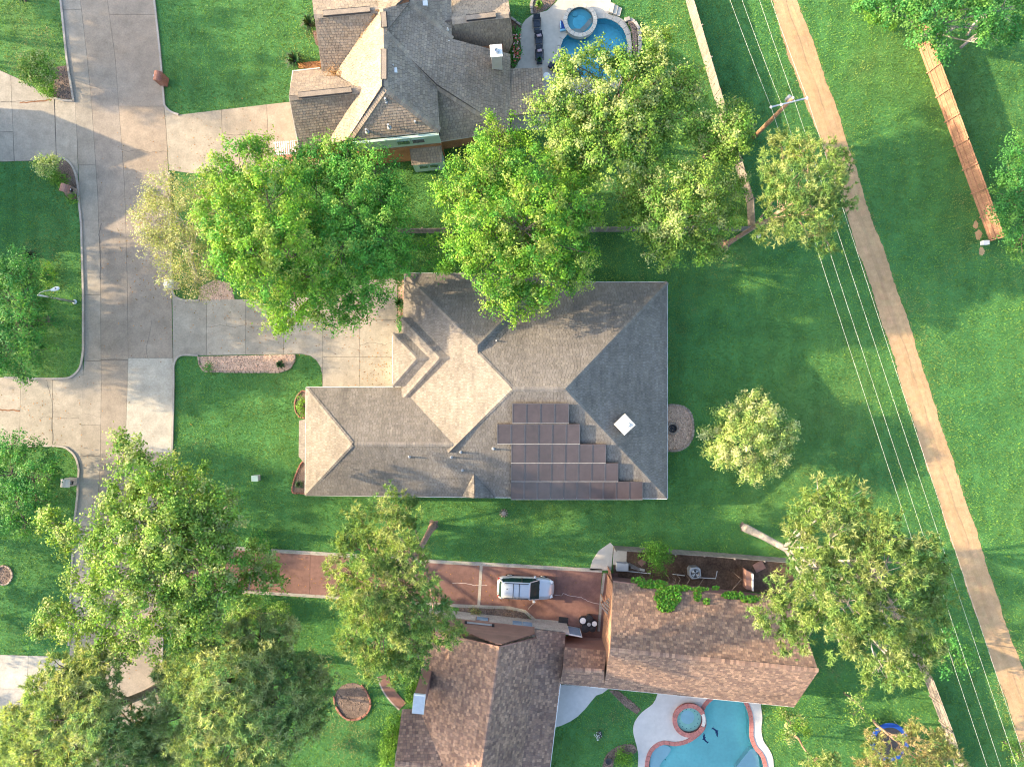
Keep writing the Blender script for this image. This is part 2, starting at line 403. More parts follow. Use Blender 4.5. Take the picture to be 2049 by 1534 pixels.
def sheet(name, px, z, mat, parent=None, excl=True, thick=0.0, **kw):
    b = MB(); poly = [(p.x, p.y) for p in PP(px)]
    if thick > 0: b.prism(poly, z - thick, z)
    else: b.face([(x, y, z) for x, y in ccw(poly)])
    if excl: EXCL.append(px)
    return b.build(name, mat, parent, **kw)

def paving(base_name, outline, cells, mat, z=0.03, gap=0.013, kind='structure', tints=None, var=0.06, label=None, cat=None):
    """a joint-coloured bed with one mesh per concrete slab; cells are convex pixel quads"""
    base = sheet(base_name, outline, 0.012, M['joint'], thick=0.01, kind=kind, label=label, cat=cat)
    sub = [(p.x, p.y) for p in PP(outline)]
    for i, c in enumerate(cells):
        cw = ccw([(p.x, p.y) for p in PP(c)])
        cl = clip_convex(sub, cw)
        if len(cl) < 3 or abs(area2(cl)) < 0.05: continue
        q = offset_poly(ccw(cl), -gap)
        b = MB(); tn = tj(var)
        if tints and i in tints: tn = tuple(a * k for a, k in zip(tn, tints[i]))
        b.prism([(p.x, p.y) for p in q], 0.0, z, tn, 0.0)
        b.build("slab", mat, base)
    return base

def interp(tab, y):
    ys = [t[0] for t in tab]; xs = [t[1] for t in tab]
    return float(np.interp(y, ys, xs))
# street: boundaries as (pixel row, pixel column)
S_L = [(-120, 98), (0, 124), (127, 137), (203, 150), (280, 155), (390, 159), (444, 165), (583, 169), (710, 169), (760, 166), (913, 161), (989, 158), (1040, 152), (1150, 146), (1340, 138), (1700, 128)]
S_G = [(-120, 138), (0, 161), (109, 174), (198, 183), (390, 196), (532, 201), (770, 203), (925, 201), (1150, 186), (1340, 178), (1700, 168)]
S_C = [(-120, 193), (0, 215), (117, 231), (229, 239), (330, 247), (380, 250), (558, 255), (718, 257), (867, 252), (1150, 238), (1340, 230), (1700, 220)]
S_R = [(-120, 288), (0, 308), (112, 320), (211, 328), (260, 333), (340, 337), (558, 343), (710, 346), (760, 347), (887, 344), (1150, 330), (1340, 322), (1700, 312)]
rows = list(range(-120, 1701, 20))
outline = [(interp(S_L, y), y) for y in rows] + [(interp(S_R, y), y) for y in rows[::-1]]
street = sheet("street", outline, 0.012, M['joint'], thick=0.01, kind='structure')
def lane(A, B, cuts, tints={}):
    for i in range(len(cuts) - 1):
        y0, y1 = cuts[i], cuts[i + 1]; ys = np.linspace(y0 + 0.25, y1 - 0.25, 14)
        px = [(interp(A, y) + 0.22, y) for y in ys] + [(interp(B, y) - 0.22, y) for y in ys[::-1]]
        b = MB(); tn = tj(0.05)
        if i in tints: tn = tuple(a * k for a, k in zip(tn, tints[i]))
        b.prism([(p.x, p.y) for p in PP(px)], 0.0, 0.03 if A is not S_L else 0.034, tn)
        b.build("slab", M['road'], street)
lane(S_L, S_G, [-120, 20, 177, 330, 441, 590, 722, 850, 912, 955, 1100, 1250, 1400, 1550, 1700], {k: (1.12, 1.17, 1.2) for k in range(14)})
lane(S_G, S_C, [-120, 177, 720, 935, 1280, 1700])
lane(S_C, S_R, [-120, 30, 213, 341, 716, 905, 1280, 1700], {4: (1.48, 1.6, 1.68), 1: (1.03, 1.0, .98), 2: (1.08, 1.02, .95)})

def kerb(line, name="kerb", w=0.16, h=0.13):
    b = MB(); pts = PP(line)
    n = len(pts); L = []; R = []
    for i, p in enumerate(pts):
        d = (pts[min(i + 1, n - 1)] - pts[max(i - 1, 0)]).normalized(); r = Vector((d.y, -d.x, 0)) * (w / 2)
        L.append(p - r); R.append(p + r)
    up = Vector((0, 0, h))
    for i in range(n - 1):
        t = tj(0.05)
        b.face([R[i] + up, R[i + 1] + up, L[i + 1] + up, L[i] + up], t)
        b.face([R[i], R[i + 1], R[i + 1] + up, R[i] + up], t); b.face([L[i + 1], L[i], L[i] + up, L[i + 1] + up], t)
    b.face([L[0], R[0], R[0] + up, L[0] + up]); b.face([R[-1], L[-1], L[-1] + up, R[-1] + up])
    return b.build(name, M['kerb'], kind='structure')
def run(tab, y0, y1, off): return [(interp(tab, y) + off, y) for y in np.linspace(y0, y1, max(3, int(abs(y1 - y0) / 25)))]
kerb(run(S_L, -120, 203, -1.5))
kerb([(104, 196), (128, 202), (150, 203)])
kerb(smooth_line([(112, 315), (128, 317), (143, 329), (152, 348), (157, 372)], 4) + run(S_L, 390, 700, -1.5) + smooth_line([(166, 712), (161, 735), (147, 751), (127, 757), (60, 757), (10, 755)], 4))
kerb(smooth_line([(30, 892), (117, 892), (142, 902), (154, 918), (159, 940)], 4) + run(S_L, 960, 1290, -1.5))
kerb(run(S_R, -120, 205, 1.5) + smooth_line([(330, 212), (337, 220), (346, 226), (358, 230)], 3))
kerb(run(S_R, 345, 575, 1.5) + smooth_line([(346, 585), (352, 594), (371, 601), (400, 601)], 4))
kerb(smooth_line([(397, 711), (366, 710), (353, 718), (348, 733)], 4) + run(S_R, 745, 1085, 1.5))
kerb(run(S_R, 1195, 1500, 1.5))

# driveways across the street (left edge of the picture)
paving("driveway", [(-260, 100), (0, 141), (38, 158), (104, 196), (128, 203), (150.5, 204), (155, 280), (157, 372), (152, 348), (143, 329), (128, 317), (112, 315), (64, 322), (0, 324), (-260, 330)],
       [[(-260, 60), (19, 60), (24, 205), (-260, 205)], [(19, 60), (106, 60), (109, 205), (24, 205)], [(-260, 205), (24, 205), (27, 264), (-260, 264)], [(24, 205), (109, 205), (116, 400), (33, 400)], [(-260, 264), (27, 264), (31, 400), (-260, 400)],
        [(106, 60), (170, 60), (170, 400), (116, 400)]], M['concrete'], z=0.036)
paving("driveway", [(-260, 752), (10, 755), (127, 757), (147, 751), (161, 735), (166, 712), (167, 760), (161, 930), (154, 918), (142, 902), (117, 892), (30, 892), (-260, 896)],
       [[(-260, 700), (43, 700), (41, 820), (-260, 820)], [(-260, 820), (41, 820), (38, 960), (-260, 960)], [(43, 700), (105, 700), (106, 960), (38, 960)], [(105, 700), (180, 700), (180, 960), (106, 960)]], M['concrete'], z=0.036)
paving("driveway", [(-260, 1300), (0, 1309), (70, 1311), (110, 1312), (140, 1330), (137, 1440), (100, 1455), (0, 1462), (-260, 1470)],
       [[(-260, 1250), (59, 1250), (55, 1377), (-260, 1377)], [(59, 1250), (160, 1250), (160, 1379), (55, 1377)], [(-260, 1377), (55, 1377), (52, 1500), (-260, 1500)], [(55, 1377), (160, 1379), (160, 1500), (52, 1500)]], M['concrete'], z=0.036, tints={k: (1.15, 1.2, 1.28) for k in range(4)})
# the neighbour's driveway above
paving("driveway", [(328.5, 213), (337, 220), (346, 226), (358, 230), (442, 220), (520, 211), (590, 203), (640, 200), (650, 345), (560, 345), (470, 350), (381, 347), (338, 341), (333, 260)],
       [[(325, 190), (442, 190), (449, 370), (325, 370)], [(442, 190), (533, 190), (541, 370), (449, 370)], [(533, 190), (660, 190), (660, 370), (541, 370)]], M['concrete'], z=0.036, tints={0: (1.0, .96, .9), 1: (1.0, .95, .88), 2: (1.0, .95, .88)})
# the main house's driveway and garage court
DR2 = [(345, 588), (352, 594), (371, 601), (412, 600), (458, 599), (560, 598), (690, 590), (712, 572), (740, 560), (790, 557), (795, 562), (795, 634), (840, 660), (840, 775), (645, 775), (645, 752), (642, 735), (634, 722), (622, 712), (604, 708), (397, 711), (366, 710), (353, 718), (347, 733)]
cx = [330, 414, 491, 568, 646, 720, 850]
cells = []
for a, b_ in zip(cx[:-1], cx[1:]):
    if a < 640: cells.append([(a, 500), (b_, 500), (b_, 800), (a, 800)])
    else:
        for y0, y1 in ((500, 640), (640, 714), (714, 800)): cells.append([(a, y0), (b_, y0), (b_, y1), (a, y1)])
paving("driveway", DR2, cells, M['concrete'], z=0.036)
for px, r in (((770, 758), 13), ((748, 748), 8), ((783, 742), 7)):               # tyre and leaf stains by the garage
    q = [(px[0] + r * (0.8 + rnd.random() * .5) * math.cos(t), px[1] + .6 * r * (0.8 + rnd.random() * .5) * math.sin(t)) for t in np.linspace(0, 6.0, 14)]
# red stamped driveway
RED = [(329, 1087), (420, 1094), (543, 1103), (627, 1108), (891, 1126), (1030, 1133), (1205, 1143), (1200, 1200), (1194, 1272), (1160, 1262), (1135, 1249), (1117, 1243), (1071, 1239), (1050, 1221), (1020, 1214), (917, 1210), (663, 1192), (568, 1187), (420, 1178), (327, 1172)]
redc = []
xs = [300, 420, 520, 622, 740, 860, 960, 1115, 1230]
for a, b_ in zip(xs[:-1], xs[1:]): redc.append([(a, 1060), (b_, 1060), (b_ - 4, 1300), (a - 4, 1300)])
paving("driveway", RED, redc, M['redpave'], z=0.036, gap=0.012, var=0.05)
def strip(name, line, w, z, mat, h=0.03, parent=None, seglen=None, **kw):
    b = MB(); pts = PP(line); n = len(pts); L = []; R = []
    for i, p in enumerate(pts):
        d = (pts[min(i + 1, n - 1)] - pts[max(i - 1, 0)]).normalized(); r = Vector((d.y, -d.x, 0)) * (w / 2)
        L.append((p - r)); R.append((p + r))
    for i in range(n - 1):
        q = [R[i], R[i + 1], L[i + 1], L[i]]; b.prism([(v.x, v.y) for v in q], z - h, z, tj(.07))
    return b.build(name, mat, parent, **kw)
def dense(line, step):
    out = []
    for (x0, y0), (x1, y1) in zip(line[:-1], line[1:]):
        n = max(1, int(math.hypot(x1 - x0, y1 - y0) / step))
        out += [(x0 + (x1 - x0) * k / n, y0 + (y1 - y0) * k / n) for k in range(n)]
    return out + [line[-1]]
strip("driveway_border", dense([(420, 1092), (543, 1101), (627, 1106), (891, 1124), (1030, 1131), (1205, 1141)], 40), 0.3, 0.05, M['kerb'], kind='structure')
strip("driveway_border", dense([(327, 1174), (420, 1180), (568, 1188), (663, 1194), (917, 1211), (1020, 1215), (1050, 1222), (1071, 1240), (1117, 1244)], 40), 0.26, 0.05, M['kerb'], kind='structure')
strip("driveway_border", dense([(963, 1131), (958, 1210)], 20), 0.24, 0.048, M['kerb'], kind='structure')
strip("driveway_border", dense([(1209, 1146), (1203, 1195), (1198, 1262)], 20), 0.22, 0.05, M['kerb'], kind='structure')
for ln in ([(1110, 1190), (1124, 1191), (1126, 1186), (1142, 1192), (1162, 1194), (1180, 1203), (1199, 1207)], [(905, 1166), (930, 1165), (948, 1170), (975, 1170)], [(1057, 1218), (1064, 1210), (1072, 1203)]):
    strip("crack_sealant", [(x + rnd.uniform(-.6, .6), y + rnd.uniform(-.6, .6)) for x, y in dense(ln, 5)], 0.032, 0.042, M['caulk'], kind='structure', h=0.004)
for ln in ([(93, 760), (97, 775), (104, 800), (106, 826), (103, 850), (107, 872), (106, 890)], [(106, 832), (125, 837), (160, 836)], [(78, 838), (92, 832), (104, 836)], [(168, 827), (183, 830), (200, 834)], [(168, 912), (182, 910), (200, 912)], [(202, 937), (222, 931), (246, 928)], [(168, 722), (195, 722), (225, 718), (255, 719)], [(298, 720), (292, 695), (300, 668), (303, 640)], [(204, 446), (199, 470), (202, 520), (201, 560)], [(414, 655), (440, 650), (470, 655), (490, 650)], [(720, 690), (745, 684), (770, 690), (790, 684)], [(0, 205), (50, 203), (104, 199)], [(240, 300), (258, 304), (280, 300), (300, 306), (333, 303)], [(447, 268), (470, 272), (500, 268), (533, 270)]):
    strip("crack", [(x + rnd.uniform(-1.2, 1.2), y + rnd.uniform(-1.2, 1.2)) for x, y in dense(ln, 5)], rnd.uniform(.018, .035), 0.041, M['crackfill'], kind='structure', h=0.003)
for ln, w_ in (([(0, 819), (15, 821), (28, 820), (41, 822)], .12), ([(40, 206), (70, 204), (104, 200)], .1)):
    strip("rust_streak", [(x, y + rnd.uniform(-1.2, 1.2)) for x, y in dense(ln, 4)], w_, 0.0405, M['rust'], kind='structure', h=0.003)
# fan-shaped slab, side yard, connector slab
sheet("path", [(1221, 1085), (1227, 1091), (1223, 1140), (1180, 1140), (1185, 1121), (1198, 1101)], 0.05, M['deck'], thick=0.05, kind='structure')
sheet("side_yard_ground", [(1226, 1096), (1400, 1106), (1575, 1117), (1600, 1190), (1228, 1165)], 0.018, M['soil'], thick=0.01, kind='structure')
sheet("concrete_pad", [(1228, 1097), (1254, 1099), (1253, 1130), (1226, 1129)], 0.06, M['deck'], thick=0.05, kind='structure')
sheet("court_paving", [(1196, 1262), (1206, 1146), (1236, 1146), (1236, 1300), (1140, 1296), (1134, 1252), (1160, 1264)], 0.03, M['redpave'], thick=0.02, kind='structure')
for k_, (dx_, dy_, rr_) in enumerate(((1958, 470, 8), (1964, 502, 7), (1952, 450, 6))):
    sheet("bare_earth", [(dx_ + rr_ * rnd.uniform(.6, 1.15) * math.cos(t), dy_ + 1.5 * rr_ * rnd.uniform(.6, 1.15) * math.sin(t)) for t in np.linspace(0, 6.0, 18)], 0.008 + .004 * k_, M['dirt'], kind='structure')
for k_, (dx_, dy_, rr_) in enumerate(((1489, 1055, 11), (1450, 490, 12), (868, 1050, 12), (1498, 1060, 7))):
    sheet("bare_earth", [(dx_ + rr_ * rnd.uniform(.6, 1.2) * math.cos(t), dy_ + rr_ * rnd.uniform(.6, 1.2) * math.sin(t)) for t in np.linspace(0, 6.0, 16)], 0.009 + .004 * (k_ == 3), M['mulch'], kind='structure')
# dirt track
T_L = [(-120, 1508), (0, 1544), (122, 1580), (208, 1613), (270, 1638), (428, 1692), (545, 1732), (698, 1783), (770, 1804), (867, 1834), (1009, 1880), (1150, 1926), (1253, 1961), (1383, 2007), (1505, 2048), (1700, 2112)]
T_R = [(-120, 1550), (0, 1595), (97, 1631), (211, 1671), (318, 1707), (388, 1727), (543, 1783), (680, 1829), (770, 1857), (933, 1910), (1040, 1946), (1150, 1981), (1246, 2012), (1342, 2049), (1500, 2102), (1700, 2170)]
rws = list(range(-120, 1701, 6))
def wob(y, s): return 1.2 * math.sin(y * .045 + s) + .6 * math.sin(y * .13 + 2 * s) + rnd.uniform(-1.1, 1.1)
outl = [(interp(T_L, y) + wob(y, 1), y) for y in rws] + [(interp(T_R, y) + wob(y, 4), y) for y in rws[::-1]]
sheet("dirt_track", outl, 0.012, M['dirt'], kind='structure')
for fr, ww, tn in ((.30, .42, 1.05), (.70, .42, 1.04), (.5, .3, .94)):          # wheel ruts and the darker crown between them
    bb_ = MB(); ys_ = list(range(-120, 1701, 12)); pr_ = None
    for y in ys_:
        x = interp(T_L, y) * (1 - fr) + interp(T_R, y) * fr + 1.5 * math.sin(y * .02 + fr * 9); w_ = ww * (1 + .35 * math.sin(y * .07 + fr * 5)) * 11.8
        zz = .016 + .004 * round(fr * 10 % 3 + (fr == .5)); cur = (P(x - w_, y, zz), P(x + w_, y, zz))
        if pr_: bb_.face([pr_[0], cur[0], cur[1], pr_[1]], tuple(tn * rnd.uniform(.97, 1.03) for _ in range(3)))
        pr_ = cur
    bb_.build("wheel_rut", M['dirt'], bpy.data.objects['dirt_track'], kind='stuff')
b = MB()                                                 # loose pebbles and clods along the verge
for i in range(2600):
    y = rnd.uniform(-20, 1540); right = rnd.random() < .7
    x = interp(T_R if right else T_L, y) + (rnd.gauss(-3, 4) if right else rnd.gauss(1, 2.5))
    c = P(x, y, 0.01); s = rnd.uniform(.015, .04)
    k = rnd.uniform(.7, 1.3)
    b.mesh([c + Vector(v) * s * rnd.uniform(.7, 1.3) for v in ((1, 0, 0), (0, 1, 0), (-1, 0, 0), (0, -1, 0), (0, 0, .8))], [(0, 1, 4), (1, 2, 4), (2, 3, 4), (3, 0, 4)], (k, k * .97, k * .93))
b.build("pebbles", M['dirt'], label="loose pebbles along the edges of the dirt track", cat="pebbles", kind='stuff')

# ---------------------------------------------------------------- planting beds
def scatter_stones(name, px, n, mat, parent, z=0.03, s0=.03, s1=.08):
    xs = [p[0] for p in px]; ys = [p[1] for p in px]; b = MB(); got = 0; tries = 0
    while got < n and tries < n * 6:
        tries += 1; x = rnd.uniform(min(xs), max(xs)); y = rnd.uniform(min(ys), max(ys))
        if not inside_np(np.array([x]), np.array([y]), px)[0]: continue
        got += 1; c = P(x, y, z); s = rnd.uniform(s0, s1); k = rnd.uniform(.5, 1.5); w = rnd.uniform(-.06, .08)
        rot = rnd.random() * 6.28
        vs = [c + Vector((math.cos(rot + a) * s * rnd.uniform(.7, 1.2), math.sin(rot + a) * s * rnd.uniform(.7, 1.2), 0)) for a in (0, 1.57, 3.14, 4.71)] + [c + Vector((0, 0, s * .6))]
        b.mesh(vs, [(0, 1, 4), (1, 2, 4), (2, 3, 4), (3, 0, 4)], (k * (1 + w), k, k * (1 - w)))
    if got: b.build(name, mat, parent, kind='stuff')
def bed(px, mat, label, edge=None, edge_mat='stone', stone=0.3, sw=0.16, n=250, z=0.03, closed=True, cat="flower bed", gravel=True, eh=0.12):
    o = sheet("planting_bed", px, z, M[mat], thick=0.03, label=label, cat=cat)
    if gravel: scatter_stones("loose_stones" if mat == 'gravel' else "wood_chips", px, n, M[mat], o, z)
    if edge:
        pts = dense(edge, stone * 23.67)
        for p, q in zip(pts[:-1], pts[1:]):
            a, c = P(*p), P(*q); m_ = (a + c) / 2; d = c - a
            bb = MB(); hh = eh * rnd.uniform(.75, 1.2)
            bb.box((m_.x, m_.y, hh / 2), (d.length * .9, sw * rnd.uniform(.8, 1.15), hh), math.atan2(d.y, d.x) + rnd.uniform(-.08, .08), tj(.2), 0.02)
            bb.build("edging_stone", M[edge_mat], o)
    return o
B1 = [(397, 713), (590, 709), (588, 722), (578, 736), (560, 742), (470, 742), (420, 744), (404, 738)]
bed(B1, 'gravel', "long gravel bed with stone edging between main driveway and front lawn", [(397, 713), (400, 730), (410, 743), (470, 744), (560, 744), (580, 737), (590, 720), (590, 709)], n=900)
bed([(396, 604), (470, 602), (462, 566), (430, 560), (400, 575)], 'gravel', "gravel bed beneath the bare-branched tree at the driveway corner", n=260)
W1 = smooth_line([(614, 783), (604, 782), (594, 794), (590, 808), (592, 822), (600, 834), (614, 836)], 3)
bed(W1, 'mulch', "rounded brick-edged bed at the upper end of the front wing", W1, 'redbrick', 0.2, 0.12, 60)
W2 = smooth_line([(614, 918), (604, 925), (596, 940), (588, 962), (585, 984), (600, 986), (614, 988)], 3)
bed(W2, 'mulch', "rounded brick-edged bed at the lower end of the front wing", W2, 'redbrick', 0.2, 0.12, 60)
bed([(796, 560), (814, 560), (814, 668), (792, 668), (793, 634), (796, 634)], 'gravel', "narrow gravel bed between garage court and main house wall", n=160)
E1 = smooth_line([(1333, 811), (1352, 810), (1370, 815), (1382, 828), (1387, 850), (1385, 874), (1374, 892), (1356, 901), (1333, 901)], 3)
eb = bed(E1, 'gravel', "half-round gravel bed with cobble edging behind the main house", E1, 'stone', 0.22, 0.18, 700)
bed([(108, 146), (114, 134), (137, 131), (146, 165), (150, 199), (130, 200), (106, 192)], 'mulch', "mulch bed at the upper corner of the top left driveway", n=160)
bed(smooth_line([(112, 318), (128, 320), (141, 332), (150, 350), (154, 378), (154, 398), (135, 395), (122, 372), (112, 340)], 3), 'mulch', "mulch bed around the mailbox below the top left driveway", n=160)
bed([(15 * math.cos(t) + 8, 17 * math.sin(t) + 1150) for t in np.linspace(0, 6.1, 16)], 'mulch', "round dark bed at the left edge of the lawn", [(17 * math.cos(t) + 8, 19 * math.sin(t) + 1150) for t in np.linspace(0, 6.28, 18)], 'stone', 0.25, 0.15, 90)
R1 = [(705 + 34 * math.cos(t) * (1 + .1 * math.sin(2 * t)), 1401 + 36 * math.sin(t)) for t in np.linspace(0, 6.0, 20)]
bed(R1, 'mulch', "ring bed edged with red bricks on the lower front lawn", [(705 + 36 * math.cos(t) * (1 + .1 * math.sin(2 * t)), 1401 + 38 * math.sin(t)) for t in np.linspace(-1.0, 3.4, 16)], 'redbrick', 0.26, 0.16, 200)
bed([(918, 1213), (1020, 1218), (1048, 1225), (1066, 1242), (1062, 1246), (920, 1232)], 'mulch', "weedy strip between red driveway and pale brick wall", n=350)
sheet("path", [(1108, 1372), (1118, 1368), (1217, 1377), (1205, 1386), (1193, 1390), (1182, 1403), (1171, 1417), (1156, 1432), (1141, 1442), (1124, 1450), (1104, 1456)], 0.05, M['white_deck'], thick=0.05, kind='structure')
strip("path", smooth_line([(766, 1350), (775, 1372), (788, 1392), (806, 1412)], 4), 0.85, 0.05, M['redpave'], kind='structure')
strip("path_border", smooth_line([(755, 1353), (765, 1378), (780, 1400), (799, 1419)], 4), 0.12, 0.055, M['kerb'], kind='structure')
EXCL.append([(750, 1340), (780, 1340), (820, 1410), (800, 1425), (770, 1400)])
bed([(1218, 1380), (1236, 1380), (1283, 1418), (1274, 1428), (1250, 1412)], 'mulch', "straight mulch strip from the patio corner to the lower pool deck", n=160)
bed(smooth_line([(1200, 1560), (1206, 1530), (1214, 1508), (1236, 1492), (1262, 1487), (1274, 1497), (1268, 1508), (1240, 1508), (1228, 1520), (1226, 1560)], 2), 'mulch', "curved mulch strip beside the lower pool deck", n=220)
sheet("patio", [(548, 300), (640, 300), (640, 322), (566, 330), (548, 320)], 0.05, M['terracotta'], thick=0.04, kind='structure')
bed([(625, 62), (640, 62), (644, 96), (632, 90)], 'mulch', "small bed beneath the upper spiky palm by the house wall", n=30)
bed([(590, 127), (642, 122), (643, 136), (600, 138)], 'straw', "pine straw bed at the foot of the neighbour house wing", n=60)

# ---------------------------------------------------------------- pools
def basin(root, px, depth, mat, water_z, label_part="basin"):
    pl = ccw([(p.x, p.y) for p in PP(px)]); n = len(pl); b = MB()
    b.face([(x, y, -depth) for x, y in pl])
    for i in range(n):
        (x0, y0), (x1, y1) = pl[i], pl[(i + 1) % n]
        b.face([(x0, y0, 0), (x1, y1, 0), (x1, y1, -depth), (x0, y0, -depth)])
    b.build("basin", mat, root)
    w = MB(); w.face([(x, y, water_z) for x, y in pl]); w.build("water", M['water'], root, kind='stuff')
def ring_blocks(root, name, px, w, z0, z1, mat, blk=0.45, closed=True, inward=False, gap=.93):
    line = dense(list(px) + ([px[0]] if closed else []), blk * 23.67)
    for p, q in zip(line[:-1], line[1:]):
        a, c = P(*p), P(*q); d = c - a
        if d.length < 0.05: continue
        nrm = Vector((-d.y, d.x, 0)).normalized(); m_ = (a + c) / 2
        b = MB(); k = 1.0 + w * 0.5
        b.box((m_.x, m_.y, (z0 + z1) / 2), (d.length * gap, w, z1 - z0), math.atan2(d.y, d.x), tj(.1), 0.01)
        b.build(name, mat, root)
def circle(cx_, cy_, r, n=40, a0=0.0, a1=2 * math.pi): return [(cx_ + r * math.cos(t), cy_ + r * math.sin(t)) for t in np.linspace(a0, a1, n, endpoint=abs(a1 - a0) < 6.28)]
# upper pool and its deck
DECK1 = [(1221, -60), (1222, 9), (1217, 29), (1236, 34), (1250, 42), (1262, 66), (1265, 102), (1256, 140), (1240, 176), (1180, 200), (1105, 205), (1095, 260), (1022, 262), (1022, 140), (1029, 138), (1040, 121), (1044, 102), (1041, 82), (1041, 69), (1044, 51), (1052, 40), (1064, 31), (1095, 22), (1111, 7), (1117, 0), (1122, -60)]
rings = [[Vector((p.x, p.y, 0.05)) for p in PP(DECK1)], [Vector((p.x, p.y, 0.05)) for p in PP(POOL1)][::-1]]
def holed(name, outer_px, holes_px, z, mat, **kw):
    rg = [[Vector((p.x, p.y, z)) for p in PP(q)] for q in [outer_px] + holes_px]; vv = [v for r in rg for v in r]
    b = MB(); ff = []
    for t in tessellate_polygon(rg):
        a, c, d = (vv[i] for i in t); ff.append(t if (c - a).cross(d - a).z > 0 else (t[0], t[2], t[1]))
    b.mesh(vv, ff)
    for r in rg:
        for i in range(len(r)):
            a, c = r[i], r[(i + 1) % len(r)]
            b.face([a, c, Vector((c.x, c.y, 0)), Vector((a.x, a.y, 0))])
    EXCL.append(outer_px)
    return b.build(name, mat, **kw)
holed("pool_deck", DECK1, [POOL1], 0.05, M['deck'], kind='structure')
pool1 = empty("swimming_pool", P(1190, 100, 0), "blue free-form swimming pool with raised round spa partly under a tree", "swimming pool")
basin(pool1, POOL1, 1.0, M['plaster'], -0.10)
pc = ccw([(p.x, p.y) for p in PP(POOL1)])
def coping(root, px, w, z, mat, blk, over=0.04):
    pl = ccw([(p.x, p.y) for p in PP(px)]); out = offset_poly(pl, w); inn = offset_poly(pl, -over)
    n = len(pl); acc = 0; per = []
    for i in range(n): per.append((Vector(pl[(i + 1) % n]) - Vector(pl[i])).length)
    tot = sum(per); m = int(tot / blk)
    def at(arr, s):
        for i in range(n):
            if s <= per[i] or i == n - 1:
                t = min(1, s / max(per[i], 1e-6)); return Vector(arr[i]).lerp(Vector(arr[(i + 1) % n]), t)
            s -= per[i]
    for k in range(m):
        s0, s1 = tot * (k + .03) / m, tot * (k + .97) / m
        q = [at(inn, s0), at(out, s0), at(out, s1), at(inn, s1)]
        b = MB(); b.prism([(v.x, v.y) for v in q], 0.02, z, tj(.09)); b.build("coping_stone", mat, root)
coping(pool1, POOL1, 0.34, 0.09, M['deck'], 0.6)
def spa(root, cpx, r_out, r_in, ztop, mats, wall, rim_blocks=22, cop='deck', arc=(0.0, 2 * math.pi)):
    c = P(*cpx, 0); ro = r_out / 23.67 * (60 - ztop) / 60; ri = r_in / 23.67 * (60 - ztop) / 60
    c = P(*cpx, ztop); c = Vector((c.x, c.y, 0))
    b = MB(); b.lathe(c, [(ro - .05, -0.2), (ro - .05, ztop - .05), (ri + .02, ztop - .05), (ri, 0.02)], 48, caps=False); b.build("spa_wall", M[wall], root)
    b = MB(); b.lathe(c, [(ri + .01, 0.06), (ri * .62, 0.06), (ri * .58, 0.055), (0.001, 0.055)], 40, caps=False); b.build("spa_floor", M[mats], root)
    b = MB(); b.lathe(c, [(ri + .01, ztop - 0.1), (0.001, ztop - 0.1)], 40, caps=False); b.build("spa_water", M['water'], root)
    for k in range(rim_blocks):
        t0, t1 = arc[0] + (arc[1] - arc[0]) * (k + .03) / rim_blocks, arc[0] + (arc[1] - arc[0]) * (k + .97) / rim_blocks
        q = [(c.x + r * math.cos(t), c.y + r * math.sin(t)) for r, t in ((ri, t0), (ro, t0), (ro, (t0 + t1) / 2), (ro, t1), (ri, t1), (ri, (t0 + t1) / 2))]
        b = MB(); b.prism(q, ztop - .05, ztop, tj(.08)); b.build("spa_coping", M[cop], root)
    return c, ri
c1, ri1 = spa(pool1, (1161, 40), 34, 26, 0.45, 'spa1', 'deck')
b = MB(); b.lathe(c1, [(ri1 * .55, 0.066), (0.001, 0.068)], 32, caps=False); b.build("spa_well", M['plaster'], pool1)
b = MB(); b.lathe(c1 + Vector((-.42, .62, 0)), [(.22, 0.06), (.22, .2), (.001, .2)], 20); b.build("spa_seat", M['spa1'], pool1)
# steps and bed at the right of the deck
st = empty("garden_steps", P(1226, 20, 0), "three pale concrete steps at the corner of the upper pool deck", "steps")
for k in range(3):
    b = MB(); q = PP([(1218 + k * 7.5, 28 + k * 2), (1225 + k * 7.5, 30 + k * 2), (1229 + k * 7.5, 12 + k * 3), (1222 + k * 7.5, 9 + k * 3)]); b.prism([(v.x, v.y) for v in q], 0.0, 0.32 - k * .1, tj(.05)); b.build("step", M['deck'], st)
RB = smooth_line([(1256, 46), (1264, 46), (1271, 56), (1274, 72), (1274, 100), (1270, 112), (1266, 102), (1264, 68)], 3, True)
bed(RB, 'mulch', "narrow raised planter with stone rim right of the upper pool", [(1249, 43), (1260, 40), (1270, 46), (1278, 62), (1280, 84), (1279, 104), (1274, 118)], 'kerb', 0.4, 0.28, 90, 0.22, eh=.3)
PB = smooth_line([(1066, 27), (1066, 8), (1075, -12), (1122, -20), (1112, 2), (1096, 18), (1080, 25)], 3, True)
bed(PB, 'mulch', "planter bed with pale rim above the sun loungers", [(1064, 29), (1063, 8), (1072, -14)], 'kerb', 0.4, 0.22, 120)
HB = [(1019, 36), (1043, 53), (1040, 82), (1043, 102), (1038, 121), (1028, 137), (1019, 137)]
bed(HB, 'soil', "flower bed between neighbour house and the loungers' deck", [(1022, 36), (1043, 52)], 'kerb', 0.4, 0.2, 80)
